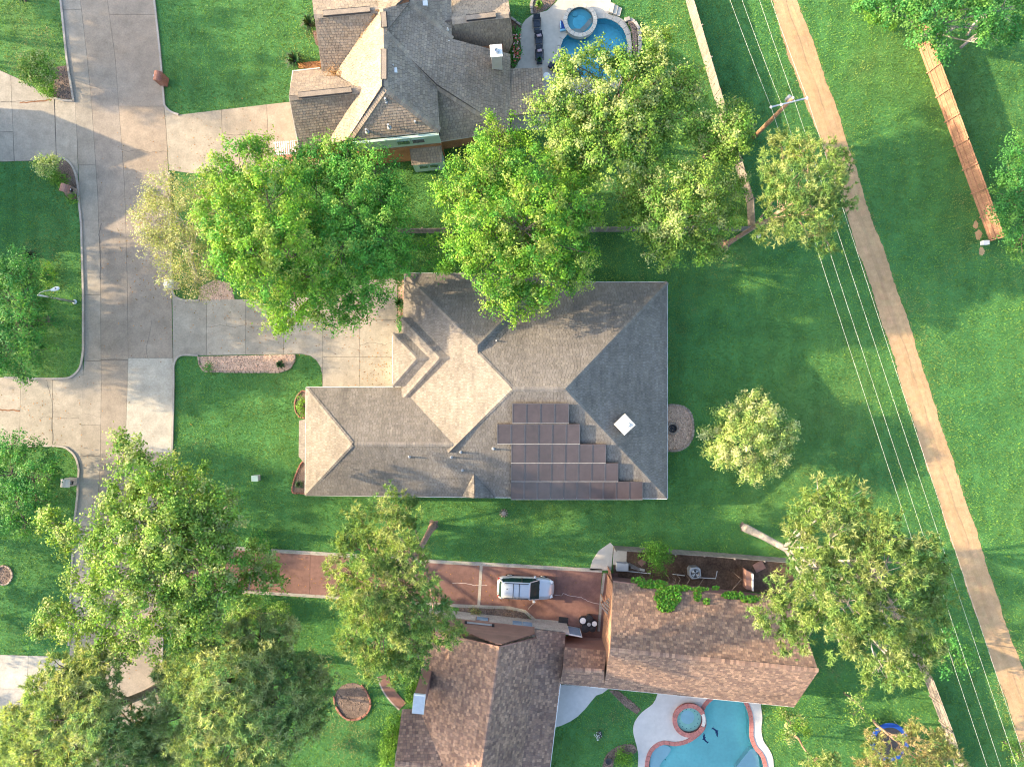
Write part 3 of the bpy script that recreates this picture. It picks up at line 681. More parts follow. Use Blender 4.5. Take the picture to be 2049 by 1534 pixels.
# lower pool
DECK2 = smooth_line([(1316, 1386), (1307, 1406), (1284, 1424), (1270, 1443), (1267, 1464), (1274, 1492), (1277, 1510), (1276, 1540), (1272, 1640)], 3) + [(1560, 1640)] + smooth_line([(1549, 1560), (1547, 1520), (1540, 1500), (1527, 1480), (1523, 1457), (1525, 1436), (1522, 1408), (1520, 1380)], 3)
holed("pool_deck", DECK2, [POOL2], 0.05, M['white_deck'], kind='structure')
pool2 = empty("swimming_pool", P(1430, 1480, 0), "turquoise free-form swimming pool with red brick coping and round spa", "swimming pool")
basin(pool2, POOL2, 0.95, M['plaster2'], -0.10)
coping(pool2, POOL2, 0.30, 0.10, M['coping'], 0.42)
c2, ri2 = spa(pool2, (1380, 1441), 34, 25, 0.38, 'spa2', 'coping', 26, 'coping', (0.45, 2 * math.pi - 0.45))
b = MB(); b.lathe(c2 + Vector((-.1, .15, 0)), [(ri2 * .55, 0.065), (0.001, 0.067)], 32, caps=False); b.build("spa_well", M['shelf2'], pool2)
q = []
for t in np.linspace(-0.43, 0.43, 9): q.append((c2.x + 1.36 * math.cos(t), c2.y + 1.36 * math.sin(t)))
for t in np.linspace(0.43, -0.43, 9): q.append((c2.x + 1.08 * math.cos(t), c2.y + 1.08 * math.sin(t)))
b = MB(); b.prism(q, 0.2, 0.34); b.build("spillway", M['offwhite'], pool2)
for k in range(14):
    t = k * .449; b = MB(); b.box((c2.x + .82 * math.cos(t), c2.y + .82 * math.sin(t), .066), (.06, .06, .01), t); b.build("mosaic_tile", M['tilegreen'], pool2)
sh = smooth_line([(1309, 1500), (1322, 1493), (1338, 1495), (1344, 1503), (1336, 1516), (1324, 1530), (1312, 1560), (1302, 1560), (1303, 1520)], 3, True)
b = MB(); b.prism([(p.x, p.y) for p in PP(sh)], -.95, -0.3); b.build("pool_step", M['shelf2'], pool2)
for k in range(16):
    x, y = rnd.uniform(1310, 1336), rnd.uniform(1498, 1530)
    if inside_np(np.array([x]), np.array([y]), sh)[0]:
        p = P(x, y, -.34); b = MB(); b.box((p.x, p.y, -.34), (.09, .09, .012), rnd.random()); b.build("mosaic_tile", M['tilegreen'], pool2)
b = MB(); b.prism([(p.x, p.y) for p in PP([(1476, 1540), (1504, 1504), (1512, 1502), (1521, 1516), (1526, 1560), (1470, 1600)])], -.95, -0.45); b.build("pool_step", M['shelf2'], pool2)
def fish(px, py, ang, s, flip):
    pts = [(-1.0, .30), (-.78, .12), (-.45, .30), (-.1, .42), (.0, .62), (.16, .40), (.45, .28), (.7, .05), (.95, -.08), (.72, -.12), (.5, -.1), (.25, .06), (.1, -.12), (.02, .1), (-.3, .1), (-.65, -.05), (-.78, -.28), (-.84, 0.0)]
    c = P(px, py, -.94); ca, sa = math.cos(ang), math.sin(ang)
    q = [(c.x + s * (x * ca - flip * y * sa), c.y + s * (x * sa + flip * y * ca), -.938) for x, y in pts]
    b = MB(); b.face(ccw(q) if True else q); b.build("dolphin_mosaic", M['mosaic'], pool2)
fish(1431, 1464, -1.0, .52, 1); fish(1412, 1476, 2.0, .52, 1)
# ---------------------------------------------------------------- roofs
def shingle_field(root, pts, mat, palette, exposure=0.208, tabw=0.25, lift=0.024, gap=.010):
    """rows of overlapping shingle tabs on one roof plane, clipped to its outline"""
    V = [Vector(p) for p in pts]; c = sum(V, Vector()) / len(V)
    n = Vector((0, 0, 0))
    for i in range(len(V)): n += (V[i] - c).cross(V[(i + 1) % len(V)] - c)
    if n.z < 0: n = -n
    n.normalize()
    up = Vector((0, 0, 1)) - n * n.z
    if up.length < 1e-3: up = Vector((0, 1, 0))
    up.normalize(); u = up.cross(n).normalized()
    uv = ccw([((v - c).dot(u), (v - c).dot(up)) for v in V])
    tri = tessellate_polygon([[Vector((a, b_, 0)) for a, b_ in uv]])
    convex = all(((uv[i][0] - uv[i - 1][0]) * (uv[(i + 1) % len(uv)][1] - uv[i][1]) - (uv[i][1] - uv[i - 1][1]) * (uv[(i + 1) % len(uv)][0] - uv[i][0])) > -1e-4 for i in range(len(uv)))
    pieces = [uv] if convex else [ccw([uv[i] for i in t]) for t in tri]
    v0 = min(p[1] for p in uv); v1 = max(p[1] for p in uv); u0 = min(p[0] for p in uv) - 1; u1 = max(p[0] for p in uv) + 1
    b = MB(); r = 0; y = v0
    while y < v1:
        off = (r % 2) * tabw * .5 + rnd.uniform(-.04, .04); x = u0 + off
        while x < u1:
            w = tabw * rnd.uniform(.82, 1.18); q = [(x + gap, y), (x + w - gap, y), (x + w - gap, y + exposure - .016), (x + gap, y + exposure - .016)]  # bare strip above each tab shows dark deck as its shadow line
            k = rnd.choice(palette); j = rnd.uniform(.88, 1.12); tn = (k[0] * j, k[1] * j, k[2] * j)
            lf = lift * rnd.uniform(.7, 1.25)
            for pc_ in pieces:
                bx0 = min(p[0] for p in pc_); bx1 = max(p[0] for p in pc_); by0 = min(p[1] for p in pc_); by1 = max(p[1] for p in pc_)
                if q[1][0] < bx0 or q[0][0] > bx1 or q[2][1] < by0 or q[0][1] > by1: continue
                cl = clip_convex(q, pc_)
                if len(cl) < 3 or area2(cl) < 1e-3: continue
                def h(p): return 0.012 + lf * (1 - (p[1] - y) / exposure)
                b.face([c + u * p[0] + up * p[1] + n * h(p) for p in cl], tn)
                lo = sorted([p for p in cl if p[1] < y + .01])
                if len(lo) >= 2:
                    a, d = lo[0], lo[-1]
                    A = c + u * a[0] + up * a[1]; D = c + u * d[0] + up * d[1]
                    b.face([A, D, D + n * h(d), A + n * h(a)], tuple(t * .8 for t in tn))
            x += w
        y += exposure; r += 1
    base = MB(); vv = [v - Vector((0, 0, 0.16)) for v in V]
    poly = V if (V[1] - V[0]).cross(V[2] - V[1]).z > 0 else V
    base.face([c + u * p[0] + up * p[1] for p in uv]); base.face([c + u * p[0] + up * p[1] - n * .14 for p in uv][::-1])
    for i in range(len(uv)):
        a, d = uv[i], uv[(i + 1) % len(uv)]
        A = c + u * a[0] + up * a[1]; D = c + u * d[0] + up * d[1]
        base.face([A, A - n * .14, D - n * .14, D])
    s = base.build("roof_slope", M['decking'], root)
    if b.f: b.build("shingles", mat, s, kind='stuff')
    return s
def ridge_caps(root, p0, p1, mat, palette, w=0.17, step=0.22, lift=0.03):
    p0, p1 = Vector(p0), Vector(p1); d = p1 - p0; L = d.length; d.normalize()
    s = d.cross(Vector((0, 0, 1))).normalized(); n = s.cross(d).normalized()
    if n.z < 0: n = -n
    b = MB(); k = int(L / step)
    for i in range(k):
        a = p0 + d * (i * step); e = p0 + d * ((i + 1.08) * step); t = rnd.choice(palette); j = rnd.uniform(.95, 1.2); t = tuple(x * j for x in t)
        drop = Vector((0, 0, -w * .42)); z0, z1 = n * (lift + .03), n * (lift + .012)
        b.face([a + z0, e + z1, e + s * w + drop + z1, a + s * w + drop + z0], t); b.face([e + z1, a + z0, a - s * w + drop + z0, e - s * w + drop + z1], t)
        b.face([a + s * w + drop + z0, a + z0, a + z0 - n * .03, a + s * w + drop + z0 - n * .03], t); b.face([a + z0, a - s * w + drop + z0, a - s * w + drop + z0 - n * .03, a + z0 - n * .03], t)
    if b.f: b.build("ridge_caps", mat, root, kind='stuff')
def gutter(root, p0, p1, mat='white', w=0.11):
    b = MB(); p0, p1 = Vector(p0), Vector(p1); dz = Vector((0, 0, -.05)); b.bar(p0 + dz, p1 + dz, w, 0.10); b.build("gutter", M[mat], root)
def walls(root, poly_world, z, mat, inset=0.45, name="wall"):
    q = offset_poly(ccw([(p[0], p[1]) for p in poly_world]), -inset); b = MB(); b.prism([(p.x, p.y) for p in q], 0.0, z); return b.build(name, M[mat], root)
def pipe(root, px, py, z, h=0.45, r=0.06, mat='grey'):
    p = P(px, py, z); b = MB(); b.lathe(p, [(r * 2.2, -.05), (r * 1.9, .06), (r, .09), (r, h), (r * .7, h)], 12); b.build("vent_pipe", M[mat], root)
PAL1 = [(1.08, 1.08, 1.08), (1.0, 1.0, 1.01), (1.14, 1.13, 1.1), (1.05, 1.04, 1.02), (1.1, 1.1, 1.11)]
PAL2 = [(1.1, 1.1, 1.1), (1.0, .98, .97), (1.22, 1.2, 1.15), (1.08, 1.08, 1.08), (1.16, 1.12, 1.06)]
PAL3 = [(1, 1, 1), (.78, .76, .78), (1.3, 1.25, 1.15), (1.12, 1.06, 1.0), (.88, .84, .84), (1.5, 1.45, 1.3)]

def roof_z(px, py, a, b_, pitch, ze):
    """height of the roof plane that rises at `pitch` inward from the eave through pixels a,b (at height ze), seen at pixel px,py"""
    A, B = P(*a, ze), P(*b_, ze); d = (B - A).normalized(); nrm = Vector((-d.y, d.x, 0))
    z = ze
    for _ in range(40):
        q = P(px, py, z); z = ze + pitch * abs((q - A).dot(nrm))
    return z
def onplane(px, py, a, b_, c):
    n = (b_ - a).cross(c - a); o = Vector((0, 0, CAM_H)); d = P(px, py, 0) - o
    return o + d * ((a - o).dot(n) / d.dot(n))
# ---------------------------------------------------------------- the main house
ZE, PT = 2.75, 0.65
H1 = empty("house", P(1000, 790, 0), "large house in the middle with grey shingled hip roof and solar panels", "house")
zr = roof_z(1130, 778, (1335, 565), (1335, 997), PT, ZE)
def v1(px, py, z): return P(px, py, z)
A = P(810, 547, ZE); B = P(1335, 565, ZE); C = P(1335, 997, ZE); D = P(946, 994, ZE); E = P(611, 990, ZE)
R1_, R2_ = P(1025, 778, zr), P(1130, 778, zr)
zpk = roof_z(955, 692, (810, 547), (810, 700), PT, ZE)
PK = P(955, 692, zpk); VB = P(957, 707, zpk - .02); NE = P(1098, 549, ZE); NE2 = P(1098, 565, ZE)
zw = roof_z(911, 889, (611, 990), (946, 994), PT, ZE); WR = P(911, 889, zw); WL = P(705, 888, zw)
WA = P(613, 775, ZE); WB = P(802, 774, ZE)
VAL = P(803, 806, roof_z(803, 806, (613, 775), (802, 774), PT, ZE))
GA = P(810, 640, ZE)
sh1 = M['shingle']
faces1 = [[A, NE, PK], [NE, NE2, VB, PK], [NE2, B, R2_, R1_, VB], [B, C, R2_], [E, D, C, R2_, R1_, WR, WL], [WA, E, WL], [P(846, 774, ZE), WA, WL, WR, onplane(930, 872, WA, WL, WR)], [A, PK, VB, R1_, onplane(898, 905, A, PK, R1_), onplane(800, 806, A, PK, R1_)]]
for f in faces1: shingle_field(H1, f, sh1, PAL1)
zporch = ZE - .3
shingle_field(H1, [P(613, 838, ZE), P(599, 841, zporch), P(598, 913, zporch), P(613, 930, ZE)], sh1, PAL1)
# two stacked garage bays
Z2, Z1 = ZE + .42, ZE + .62
g2z = roof_z(880, 716, (803, 637), (803, 800), PT, Z2)
a2, b2, c2_, d2 = P(804, 636, Z2), P(880, 716, g2z), P(907, 716, g2z), P(804, 800, Z2)
shingle_field(H1, [a2, b2, d2], sh1, PAL1); shingle_field(H1, [a2, P(836, 634, Z2), c2_, b2], sh1, PAL1); shingle_field(H1, [b2, c2_, P(834, 800, Z2), d2], sh1, PAL1)
g1z = roof_z(834, 716, (786, 667), (786, 772), PT, Z1)
a3, b3, c3, d3 = P(786, 667, Z1), P(834, 717, g1z), P(866, 717, g1z), P(786, 772, Z1)
shingle_field(H1, [a3, b3, d3], sh1, PAL1); shingle_field(H1, [a3, P(826, 667, Z1), c3, b3], sh1, PAL1); shingle_field(H1, [b3, c3, P(818, 773, Z1), d3], sh1, PAL1)
for p, q in ((A, PK), (PK, NE), (VB, R1_), (R1_, R2_), (R2_, B), (R2_, C), (R1_, WR), (WR, WL), (WL, WA), (WL, E), (a2, b2), (d2, b2), (b2, c2_), (a3, b3), (d3, b3), (b3, c3)): ridge_caps(H1, p, q, sh1, PAL1)
# small gable on the south slope
zt = roof_z(949, 948, (611, 990), (946, 994), PT, ZE)
t0, t1_ = P(949, 948, zt), P(950, 996, zt)
shingle_field(H1, [t0, t1_, P(924, 994, ZE + .05)], sh1, PAL1); shingle_field(H1, [t0, t1_, P(990, 996, ZE + .05)], sh1, PAL1)
b = MB(); b.face([t1_, P(924, 994, ZE), P(990, 996, ZE)]); b.build("gable_wall", M['offwhite'], H1)
walls(H1, [A, NE, NE2, B, C, D, E, WA, WB, P(804, 800, ZE), a2, P(810, 636, ZE)], ZE - .15, 'palebrick')
walls(H1, [P(786, 667, ZE), P(860, 667, ZE), P(860, 772, ZE), P(786, 772, ZE)], ZE - .15, 'palebrick')
for p, q in ((A, NE), (NE2, B), (B, C), (C, D), (D, E), (E, WA), (WA, WB), (a3, d3), (A, P(810, 634, ZE))): gutter(H1, p, q)
for y0 in (674, 722):
    b = MB(); p = P(790, y0, 1.1); q = P(790, y0 + 42, 1.1); b.box(((p.x + q.x) / 2 + .28, (p.y + q.y) / 2, 1.1), (.1, 1.6, 2.2)); b.build("garage_door", M['white'], H1)
def szh(px, py): return roof_z(px, py, (611, 990), (946, 994), PT, ZE)
for px, py in ((987, 897), (819, 913), (903, 914), (922, 904), (925, 940)): pipe(H1, px, py, szh(px, py), rnd.uniform(.3, .5))
for px, py in ((993, 682), (911, 621)): pipe(H1, px, py, roof_z(px, py, (1098, 565), (1335, 565), PT, ZE), .4, .05, 'offwhite')
# square white chimney on the shaded east slope, turned 45 degrees
cz = roof_z(1250, 850, (1335, 565), (1335, 997), PT, ZE); cp = P(1250, 849, cz + 1.2)
ch = empty("chimney", (cp.x, cp.y, cz - .6), None, None); ch.parent = H1; ch.location = Vector((cp.x, cp.y, cz - .6)) - WORG[H1.name]
b = MB(); b.box((cp.x, cp.y, cz + .25), (1.0, 1.0, 1.9), math.radians(43)); b.build("chimney_stack", M['offwhite'], ch)
b = MB(); b.box((cp.x, cp.y, cz + 1.24), (1.16, 1.16, .10), math.radians(43), bevel=.02); b.build("chimney_cap", M['offwhite'], ch)
b = MB(); b.box((cp.x + .22, cp.y - .02, cz + 1.35), (.26, .2, .12), math.radians(43), bevel=.02); b.build("flue", M['white'], ch)
# solar panels: one array of 35 panels in five rows lying on the south slope
arr = empty("solar_panel_array", P(1130, 900, ZE), "stepped array of brown solar panels on the main house's south slope", "solar panels")
rowsP = [(804, 842, 1025, 4, 28.2), (845, 883, 995, 6, 27.5), (885, 921, 1023, 7, 27.0), (923, 958, 1023, 8, 26.7), (960, 994, 1022, 10, 26.3)]
LIFT = Vector((0, -math.sin(math.atan(PT)), math.cos(math.atan(PT))))
for (y0, y1, x0, n, w) in rowsP:
    for k in range(n):
        qs = [(x0 + k * w + .2, y1 + .4), (x0 + (k + 1) * w - .2, y1 + .4), (x0 + (k + 1) * w - .2, y0 - .4), (x0 + k * w + .2, y0 - .4)]
        top = [P(x, y, szh(x, y)) + LIFT * 0.25 for x, y in qs]; low = [t - LIFT * .05 for t in top]
        b = MB(); b.face(top, tj(.03)); b.face(low[::-1])
        for i in range(4): b.face([top[i], low[i], low[(i + 1) % 4], top[(i + 1) % 4]])
        pn = b.build("solar_panel", M['panel'], arr)
        b = MB()
        for i in range(4):
            a_, d_ = top[i], top[(i + 1) % 4]; cc = sum(top, Vector()) / 4
            off = (cc - (a_ + d_) / 2).normalized() * .02
            b.bar(a_ + off + LIFT * .004, d_ + off + LIFT * .004, .02, .02, up=LIFT)
        b.build("panel_frame", M['frame'], pn)
    b = MB()
    for f in (.25, .75):
        ym = y0 + (y1 - y0) * f
        p, q = P(x0 + 2, ym, szh(x0 + 2, ym)) + LIFT * .14, P(x0 + n * w - 2, ym, szh(x0 + n * w - 2, ym)) + LIFT * .14
        b.bar(p, q, .05, .06, up=LIFT)
    b.build("mounting_rail", M['frame'], arr)
    b = MB(); p, q = P(x0, y1 + 1.2, szh(x0, y1 + 1.2)) + LIFT * .22, P(x0 + n * w, y1 + 1.2, szh(x0 + n * w, y1 + 1.2)) + LIFT * .22; b.bar(p, q, .035, .03, up=LIFT); b.build("edge_rail", M['offwhite'], arr)

# ---------------------------------------------------------------- neighbour house above
H2 = empty("house", P(800, 160, 0), "neighbour house above with steep brown shingled roofs and pale green siding", "house")
s2 = M['shingle2']
def q2(*pts): return [P(*p) for p in pts]
zR = 7.65
F2 = [q2((586, 142, 3), (642, 136, 3), (665, 152, 3.4), (726, 179, 6), (579, 194, 6)),
      q2((579, 194, 6), (726, 179, 6), (648, 293, 3), (599, 303, 3)),
      q2((628, 30, 6.8), (757, 19, 6.8), (683, 140, 3.4), (645, 147, 3)),
      q2((618, -62, 3), (757, -76, 3), (757, 19, 6.8), (628, 30, 6.8)),
      q2((767, 18, zR), (769, 175, zR), (697, 280, 5.2), (648, 293, 3), (726, 179, 6), (665, 152, 3.4), (683, 140, 3.4), (757, 19, 6.8)),
      q2((769, 175, zR), (697, 280, 5.2), (880, 262, 5.2)),
      q2((771, 66, zR), (769, 175, zR), (880, 262, 5.2), (874, 172, 5.3)),
      q2((874, 172, 5.3), (1022, 262, 3), (881, 283, 3)),
      q2((771, 66, zR), (820, 4, 6.85), (904, 79, 5.2), (1020, 110, 3.0), (1022, 262, 3.0), (874, 172, 5.4)),
      q2((767, 18, zR), (771, 66, zR), (820, 4, 6.9)),
      q2((820, 4, 6.9), (904, 79, 5.2), (902, -60, 5.2), (800, -80, 7.4)),
      q2((767, 18, zR), (820, 4, 6.9), (800, -80, 7.4), (757, -76, 6.0), (757, 19, 6.8)),
      [P(890, 44, 5.5), P(1021, 28, 5.5), P(1027, 82, 3.0), onplane(1012, 118, P(904, 42, 5.5), P(1021, 28, 5.5), P(1027, 82, 3.0)), onplane(890, 112, P(904, 42, 5.5), P(1021, 28, 5.5), P(1027, 82, 3.0))],
      q2((904, 42, 5.5), (1021, 28, 5.5), (1012, -40, 3.0), (902, -30, 3.0)),
      q2((1017, 138, 2.95), (1085, 136, 2.6), (1092, 225, 2.6), (1020, 232, 2.95))]
for f in F2: shingle_field(H2, f, s2, PAL2, tabw=.28, exposure=.21, lift=.028)
for p, q in (((579, 194, 6), (726, 179, 6)), ((628, 30, 6.8), (757, 19, 6.8)), ((767, 18, zR), (769, 175, zR)), ((769, 175, zR), (697, 280, 5.2)), ((769, 175, zR), (880, 262, 5.2)), ((771, 66, zR), (874, 172, 5.35)), ((874, 172, 5.35), (1015, 262, 3)), ((820, 4, 6.9), (904, 79, 5.25)), ((904, 42, 5.5), (1021, 28, 5.5))):
    ridge_caps(H2, P(*p), P(*q), s2, PAL2, w=.27)
def vent_strip(root, a, b_, w=.36):                    # dark slotted ridge vents
    A_, B_ = P(*a), P(*b_); b = MB(); b.bar(A_ + Vector((0, 0, .12)), B_ + Vector((0, 0, .12)), w, .1); o = b.build("ridge_vent", M['shingle2'], root)
    for s_ in (-1, 1):
        d = (B_ - A_).normalized(); r = Vector((d.y, -d.x, 0)) * s_ * (w / 2 + .015); b = MB(); b.bar(A_ + r + Vector((0, 0, .09)), B_ + r + Vector((0, 0, .09)), .08, .12); b.build("vent_slot", M['dark'], o)
vent_strip(H2, (598, 192, 6), (704, 181, 6)); vent_strip(H2, (647, 29, 6.8), (741, 20.5, 6.8)); vent_strip(H2, (768, 26, zR), (770, 56, zR)); vent_strip(H2, (769, 100, zR), (769, 160, zR)); vent_strip(H2, (933, 38, 5.5), (992, 31, 5.5))
# valley leaf litter
b = MB()
for i in range(900):
    t = rnd.random()
    if rnd.random() < .45: x, y, z = 757 + (683 - 757) * t, 19 + (140 - 19) * t, 6.8 + (3.4 - 6.8) * t
    else: x, y, z = 668 + rnd.gauss(0, 9), 148 + rnd.gauss(0, 8), 3.7
    p = P(x + rnd.gauss(0, 2.2), y + rnd.gauss(0, 2.2), z + .16 + rnd.random() * .1); a_ = rnd.random() * 6.28; s_ = rnd.uniform(.06, .14)
    b.face([p, p + Vector((math.cos(a_), math.sin(a_), .1)) * s_, p + Vector((math.cos(a_ + .3), math.sin(a_ + .3), .05)) * s_], (rnd.uniform(.6, 1.5),) * 3)
b.build("leaf_litter", M['straw'], H2, kind='stuff')
def wall_line(root, a, b_, z0, z1, mat, name="wall", th=.2):
    A_, B_ = Vector(a), Vector(b_); b = MB(); b.bar(Vector((A_.x, A_.y, (z0 + z1) / 2)), Vector((B_.x, B_.y, (z0 + z1) / 2)), th, z1 - z0); return b.build(name, M[mat], root)
def window_on(root, a, b_, t0, t1, z0, z1, off, frame='white', glass='glass', n=2):
    A_, B_ = Vector((a[0], a[1], 0)), Vector((b_[0], b_[1], 0)); d = B_ - A_; nr = Vector((d.y, -d.x, 0)).normalized() * off
    p, q = A_ + d * t0 + nr, A_ + d * t1 + nr; zm = (z0 + z1) / 2; b = MB()
    b.bar(Vector((p.x, p.y, zm)), Vector((q.x, q.y, zm)), .06, z1 - z0); w = b.build("window", M[frame], root)
    for k in range(n):
        e0, e1 = (k + .07) / n, (k + .93) / n; pp, qq = p.lerp(q, e0) + nr.normalized() * .035, p.lerp(q, e1) + nr.normalized() * .035; b = MB()
        b.bar(Vector((pp.x, pp.y, zm)), Vector((qq.x, qq.y, zm)), .03, (z1 - z0) * .86); b.build("pane", M[glass], w)
wa, wb = P(704, 287, 5.0), P(878, 269, 5.0)            # upper south wall, seen below the hip
wall_line(H2, wa, wb, 3.35, 5.1, 'palegreen', "siding"); wall_line(H2, wa + Vector((.02, -.04, 0)), wb + Vector((0, -.04, 0)), 0, 3.33, 'brick', "brick_wall", .3)
window_on(H2, wa, wb, .50, .66, 4.0, 4.8, .12, 'palegreen', 'glass', 1); window_on(H2, wa, wb, .675, .83, 4.0, 4.8, .12, 'palegreen', 'glass', 1)
bay0, bay1 = wa.lerp(wb, .63) + Vector((0, -.75, 0)), wa.lerp(wb, 1.0) + Vector((0, -.75, 0))
wall_line(H2, bay0, bay1, 0, 2.1, 'palegreen', "bay_wall", .9)
shingle_field(H2, [wa.lerp(wb, .62) + Vector((0, -.1, -2.0)), wa.lerp(wb, 1.0) + Vector((0, -.1, -2.0)), Vector((bay1.x, bay1.y - .55, 2.25)), Vector((bay0.x, bay0.y - .55, 2.25))], s2, PAL2)
window_on(H2, bay0, bay1, .18, .48, 1.0, 1.7, .48, 'palegreen', 'glass', 1); window_on(H2, bay0, bay1, .52, .82, 1.0, 1.7, .48, 'palegreen', 'glass', 1)
walls(H2, q2((586, 142, 3), (660, 136, 3), (690, 285, 3), (599, 303, 3)), 2.9, 'brick', .3, "brick_wall")
walls(H2, q2((640, 0, 3), (770, -60, 3), (1015, -40, 3), (1015, 262, 3), (881, 283, 3), (700, 270, 3), (645, 147, 3)), 2.85, 'brick', .35, "brick_wall")
walls(H2, q2((706, 270, 5.2), (876, 256, 5.2), (872, 150, 5.2), (720, 160, 5.2)), 5.1, 'palegreen', .25, "upper_wall")
for g in ([(579, 194, 6), (586, 142, 3), (599, 303, 3)], [(628, 30, 6.8), (618, -62, 3), (645, 147, 3)]):
    b = MB(); t = [P(*x) + Vector((.3, 0, -.08)) for x in g]; b.face(t); b.face([x + Vector((.12, 0, 0)) for x in t][::-1]); b.build("gable_wall", M['brick'], H2)
for p, q in (((599, 303, 3), (648, 293, 3)), ((697, 280, 5.2), (880, 262, 5.2)), ((881, 283, 3), (1015, 262, 3)), ((586, 142, 3), (640, 136, 3)), ((579, 194, 6), (599, 303, 3)), ((579, 194, 6), (586, 142, 3))): gutter(H2, P(*p), P(*q), 'offwhite', .08)
ca = P(993, 101, 5.8)
b = MB(); b.box((ca.x, ca.y - .05, 4.2), (.8, .85, 3.2), math.radians(5)); chn = b.build("chimney", M['offwhite'], H2)
b = MB(); b.box((ca.x, ca.y - .05, 5.83), (.92, .95, .08), math.radians(5), bevel=.02); b.build("chimney_cap", M['white'], chn)
b = MB(); b.lathe((ca.x, ca.y - .1, 5.86), [(.2, 0), (.2, .18), (.12, .22), (.12, .14)], 16); b.build("flue", M['steel'], chn)
for px, py, z in ((735, 264, 5.75), (779, 255, 6.0), (773, 203, 7.0), (832, 248, 5.6)): pipe(H2, px, py, z - .1, .6, .08, 'grey')
for px, py, z in ((851, 8, 6.3), (790, 142, 7.1)):
    p = P(px, py, z); b = MB(); b.box((p.x, p.y, z + .06), (.38, .38, .2), math.radians(5), bevel=.03); b.build("roof_vent", M['white'], H2)
for px, py, z in ((788, 133, 7.2), (862, 63, 5.75), (896, 60, 5.5), (899, 85, 5.2)): pipe(H2, px, py, z - .1, .3, .05, 'offwhite')
for px in (1088, 1094):
    p = P(px - 2, 150, 2.5); b = MB(); b.box((p.x - .2, p.y - .1, 1.25), (.14, .14, 2.5)); b.build("porch_post", M['white'], H2)

# ---------------------------------------------------------------- neighbour house below
H3 = empty("house", P(1200, 1380, 0), "neighbour house below with red-brown shingled gable roofs around a court", "house")
s3 = M['shingle3']
zk = 6.8
F3 = [q2((999, 1294, zk), (858, 1262, 2.6), (840, 1350, 2.6), (806, 1600, 2.6), (953, 1600, zk)),
      q2((999, 1294, zk), (953, 1600, zk), (1038, 1600, 3.5), (1073, 1276, 3.5)),
      q2((1068, 1257, 3.45), (1073, 1276, 3.5), (1038, 1600, 3.45), (1092, 1600, 2.5), (1121, 1366, 2.5), (1130, 1290, 2.5), (1132, 1266, 2.5)),
      q2((805, 1418, 2.7), (856, 1418, 2.9), (888, 1534, 4.7), (790, 1526, 4.7)), q2((790, 1526, 4.7), (888, 1534, 4.7), (880, 1640, 2.6), (780, 1640, 2.6)),
      q2((1227, 1163, 2.9), (1590, 1206, 2.9), (1638, 1341, 7.0), (1221, 1299, 7.0)), q2((1221, 1299, 7.0), (1638, 1341, 7.0), (1589, 1413, 2.9), (1208, 1375, 2.9)),
      q2((1129, 1294, 2.9), (1214, 1302, 2.9), (1209, 1342, 4.4), (1126, 1338, 4.4)), q2((1126, 1338, 4.4), (1209, 1342, 4.4), (1210, 1376, 2.9), (1121, 1366, 2.9))]
for f in F3: shingle_field(H3, f, s3, PAL3, tabw=.26, exposure=.205)
for p, q in (((999, 1294, zk), (953, 1600, zk)), ((1221, 1299, 7.0), (1638, 1341, 7.0)), ((1126, 1338, 4.4), (1209, 1342, 4.4)), ((790, 1526, 4.7), (888, 1534, 4.7))): ridge_caps(H3, P(*p), P(*q), s3, PAL3, w=.17)
ga, gb = P(860, 1219, 0), P(1134, 1249, 0)             # north wall of the left wing
wall_line(H3, ga, gb, 0, 2.05, 'palebrick', "brick_wall", .25)
for i in range(9):                                     # overhanging board gable above the brick
    pass
def gable_pt(t, z): return Vector((ga.x + (gb.x - ga.x) * t, ga.y + (gb.y - ga.y) * t + .12, z))
gx = lambda px: (px - 860) / (1134 - 860)
gpoly = [gable_pt(.14, 2.06), gable_pt(.735, 2.06), gable_pt(.735, 3.9), gable_pt(.50, 6.62), gable_pt(.14, 3.3)]
# boards of the gable, one by one
zlo = 2.06
while zlo < 6.6:
    zhi = min(zlo + .3, 6.6)
    tt = lambda x: (x - ga.x) / (gb.x - ga.x)
    def xr(z): return tt(-6.6 + (max(z, 2.6) - 2.6) / 4.2 * 5.63), tt(-.97 + (6.8 - max(z, 3.55)) / 3.3 * 2.85)
    (l0, r0), (l1, r1) = xr(zlo), xr(zhi)
    b = MB(); f = [gable_pt(l0, zlo), gable_pt(r0, zlo), gable_pt(r1, zhi - .02), gable_pt(l1, zhi - .02)]; o_ = Vector((0, .05, 0))
    b.face([v + o_ + (Vector((0, .025, 0)) if i < 2 else Vector()) for i, v in enumerate(f)][::-1], tj(.08)); b.face(f)
    b.face([f[0], f[1], f[1] + o_ * 1.5, f[0] + o_ * 1.5]); b.build("gable_board", M['mauve'], H3)
    zlo = zhi
pl, pr = gable_pt(.28, 3.0), gable_pt(.47, 3.0)
b = MB(); b.bar(pl + Vector((0, .18, 0)), pr + Vector((0, .18, 0)), .1, .14); o = b.build("gable_vent_bar", M['grey'], H3)  # grey vent bar across the gable, no lamp; dark box at each end
for e in (pl, pr):
    b = MB(); b.box((e.x, e.y + .18, 3.0), (.2, .2, .22)); b.build("vent_bar_end", M['dark'], o)
window_on(H3, gb, ga, 1 - .435, 1 - .34, .9, 1.8, .13, 'mauve', 'bluegl', 1); window_on(H3, gb, ga, 1 - .745, 1 - .60, .9, 1.9, .13, 'grey', 'bluegl', 2)
dA, dB = P(1134, 1247, 0), P(1160, 1252, 0)
window_on(H3, dB + Vector((0, -.2, 0)), dA + Vector((0, -.2, 0)), 0, 1, .05, 2.1, .02, 'white', 'bluegl', 1)
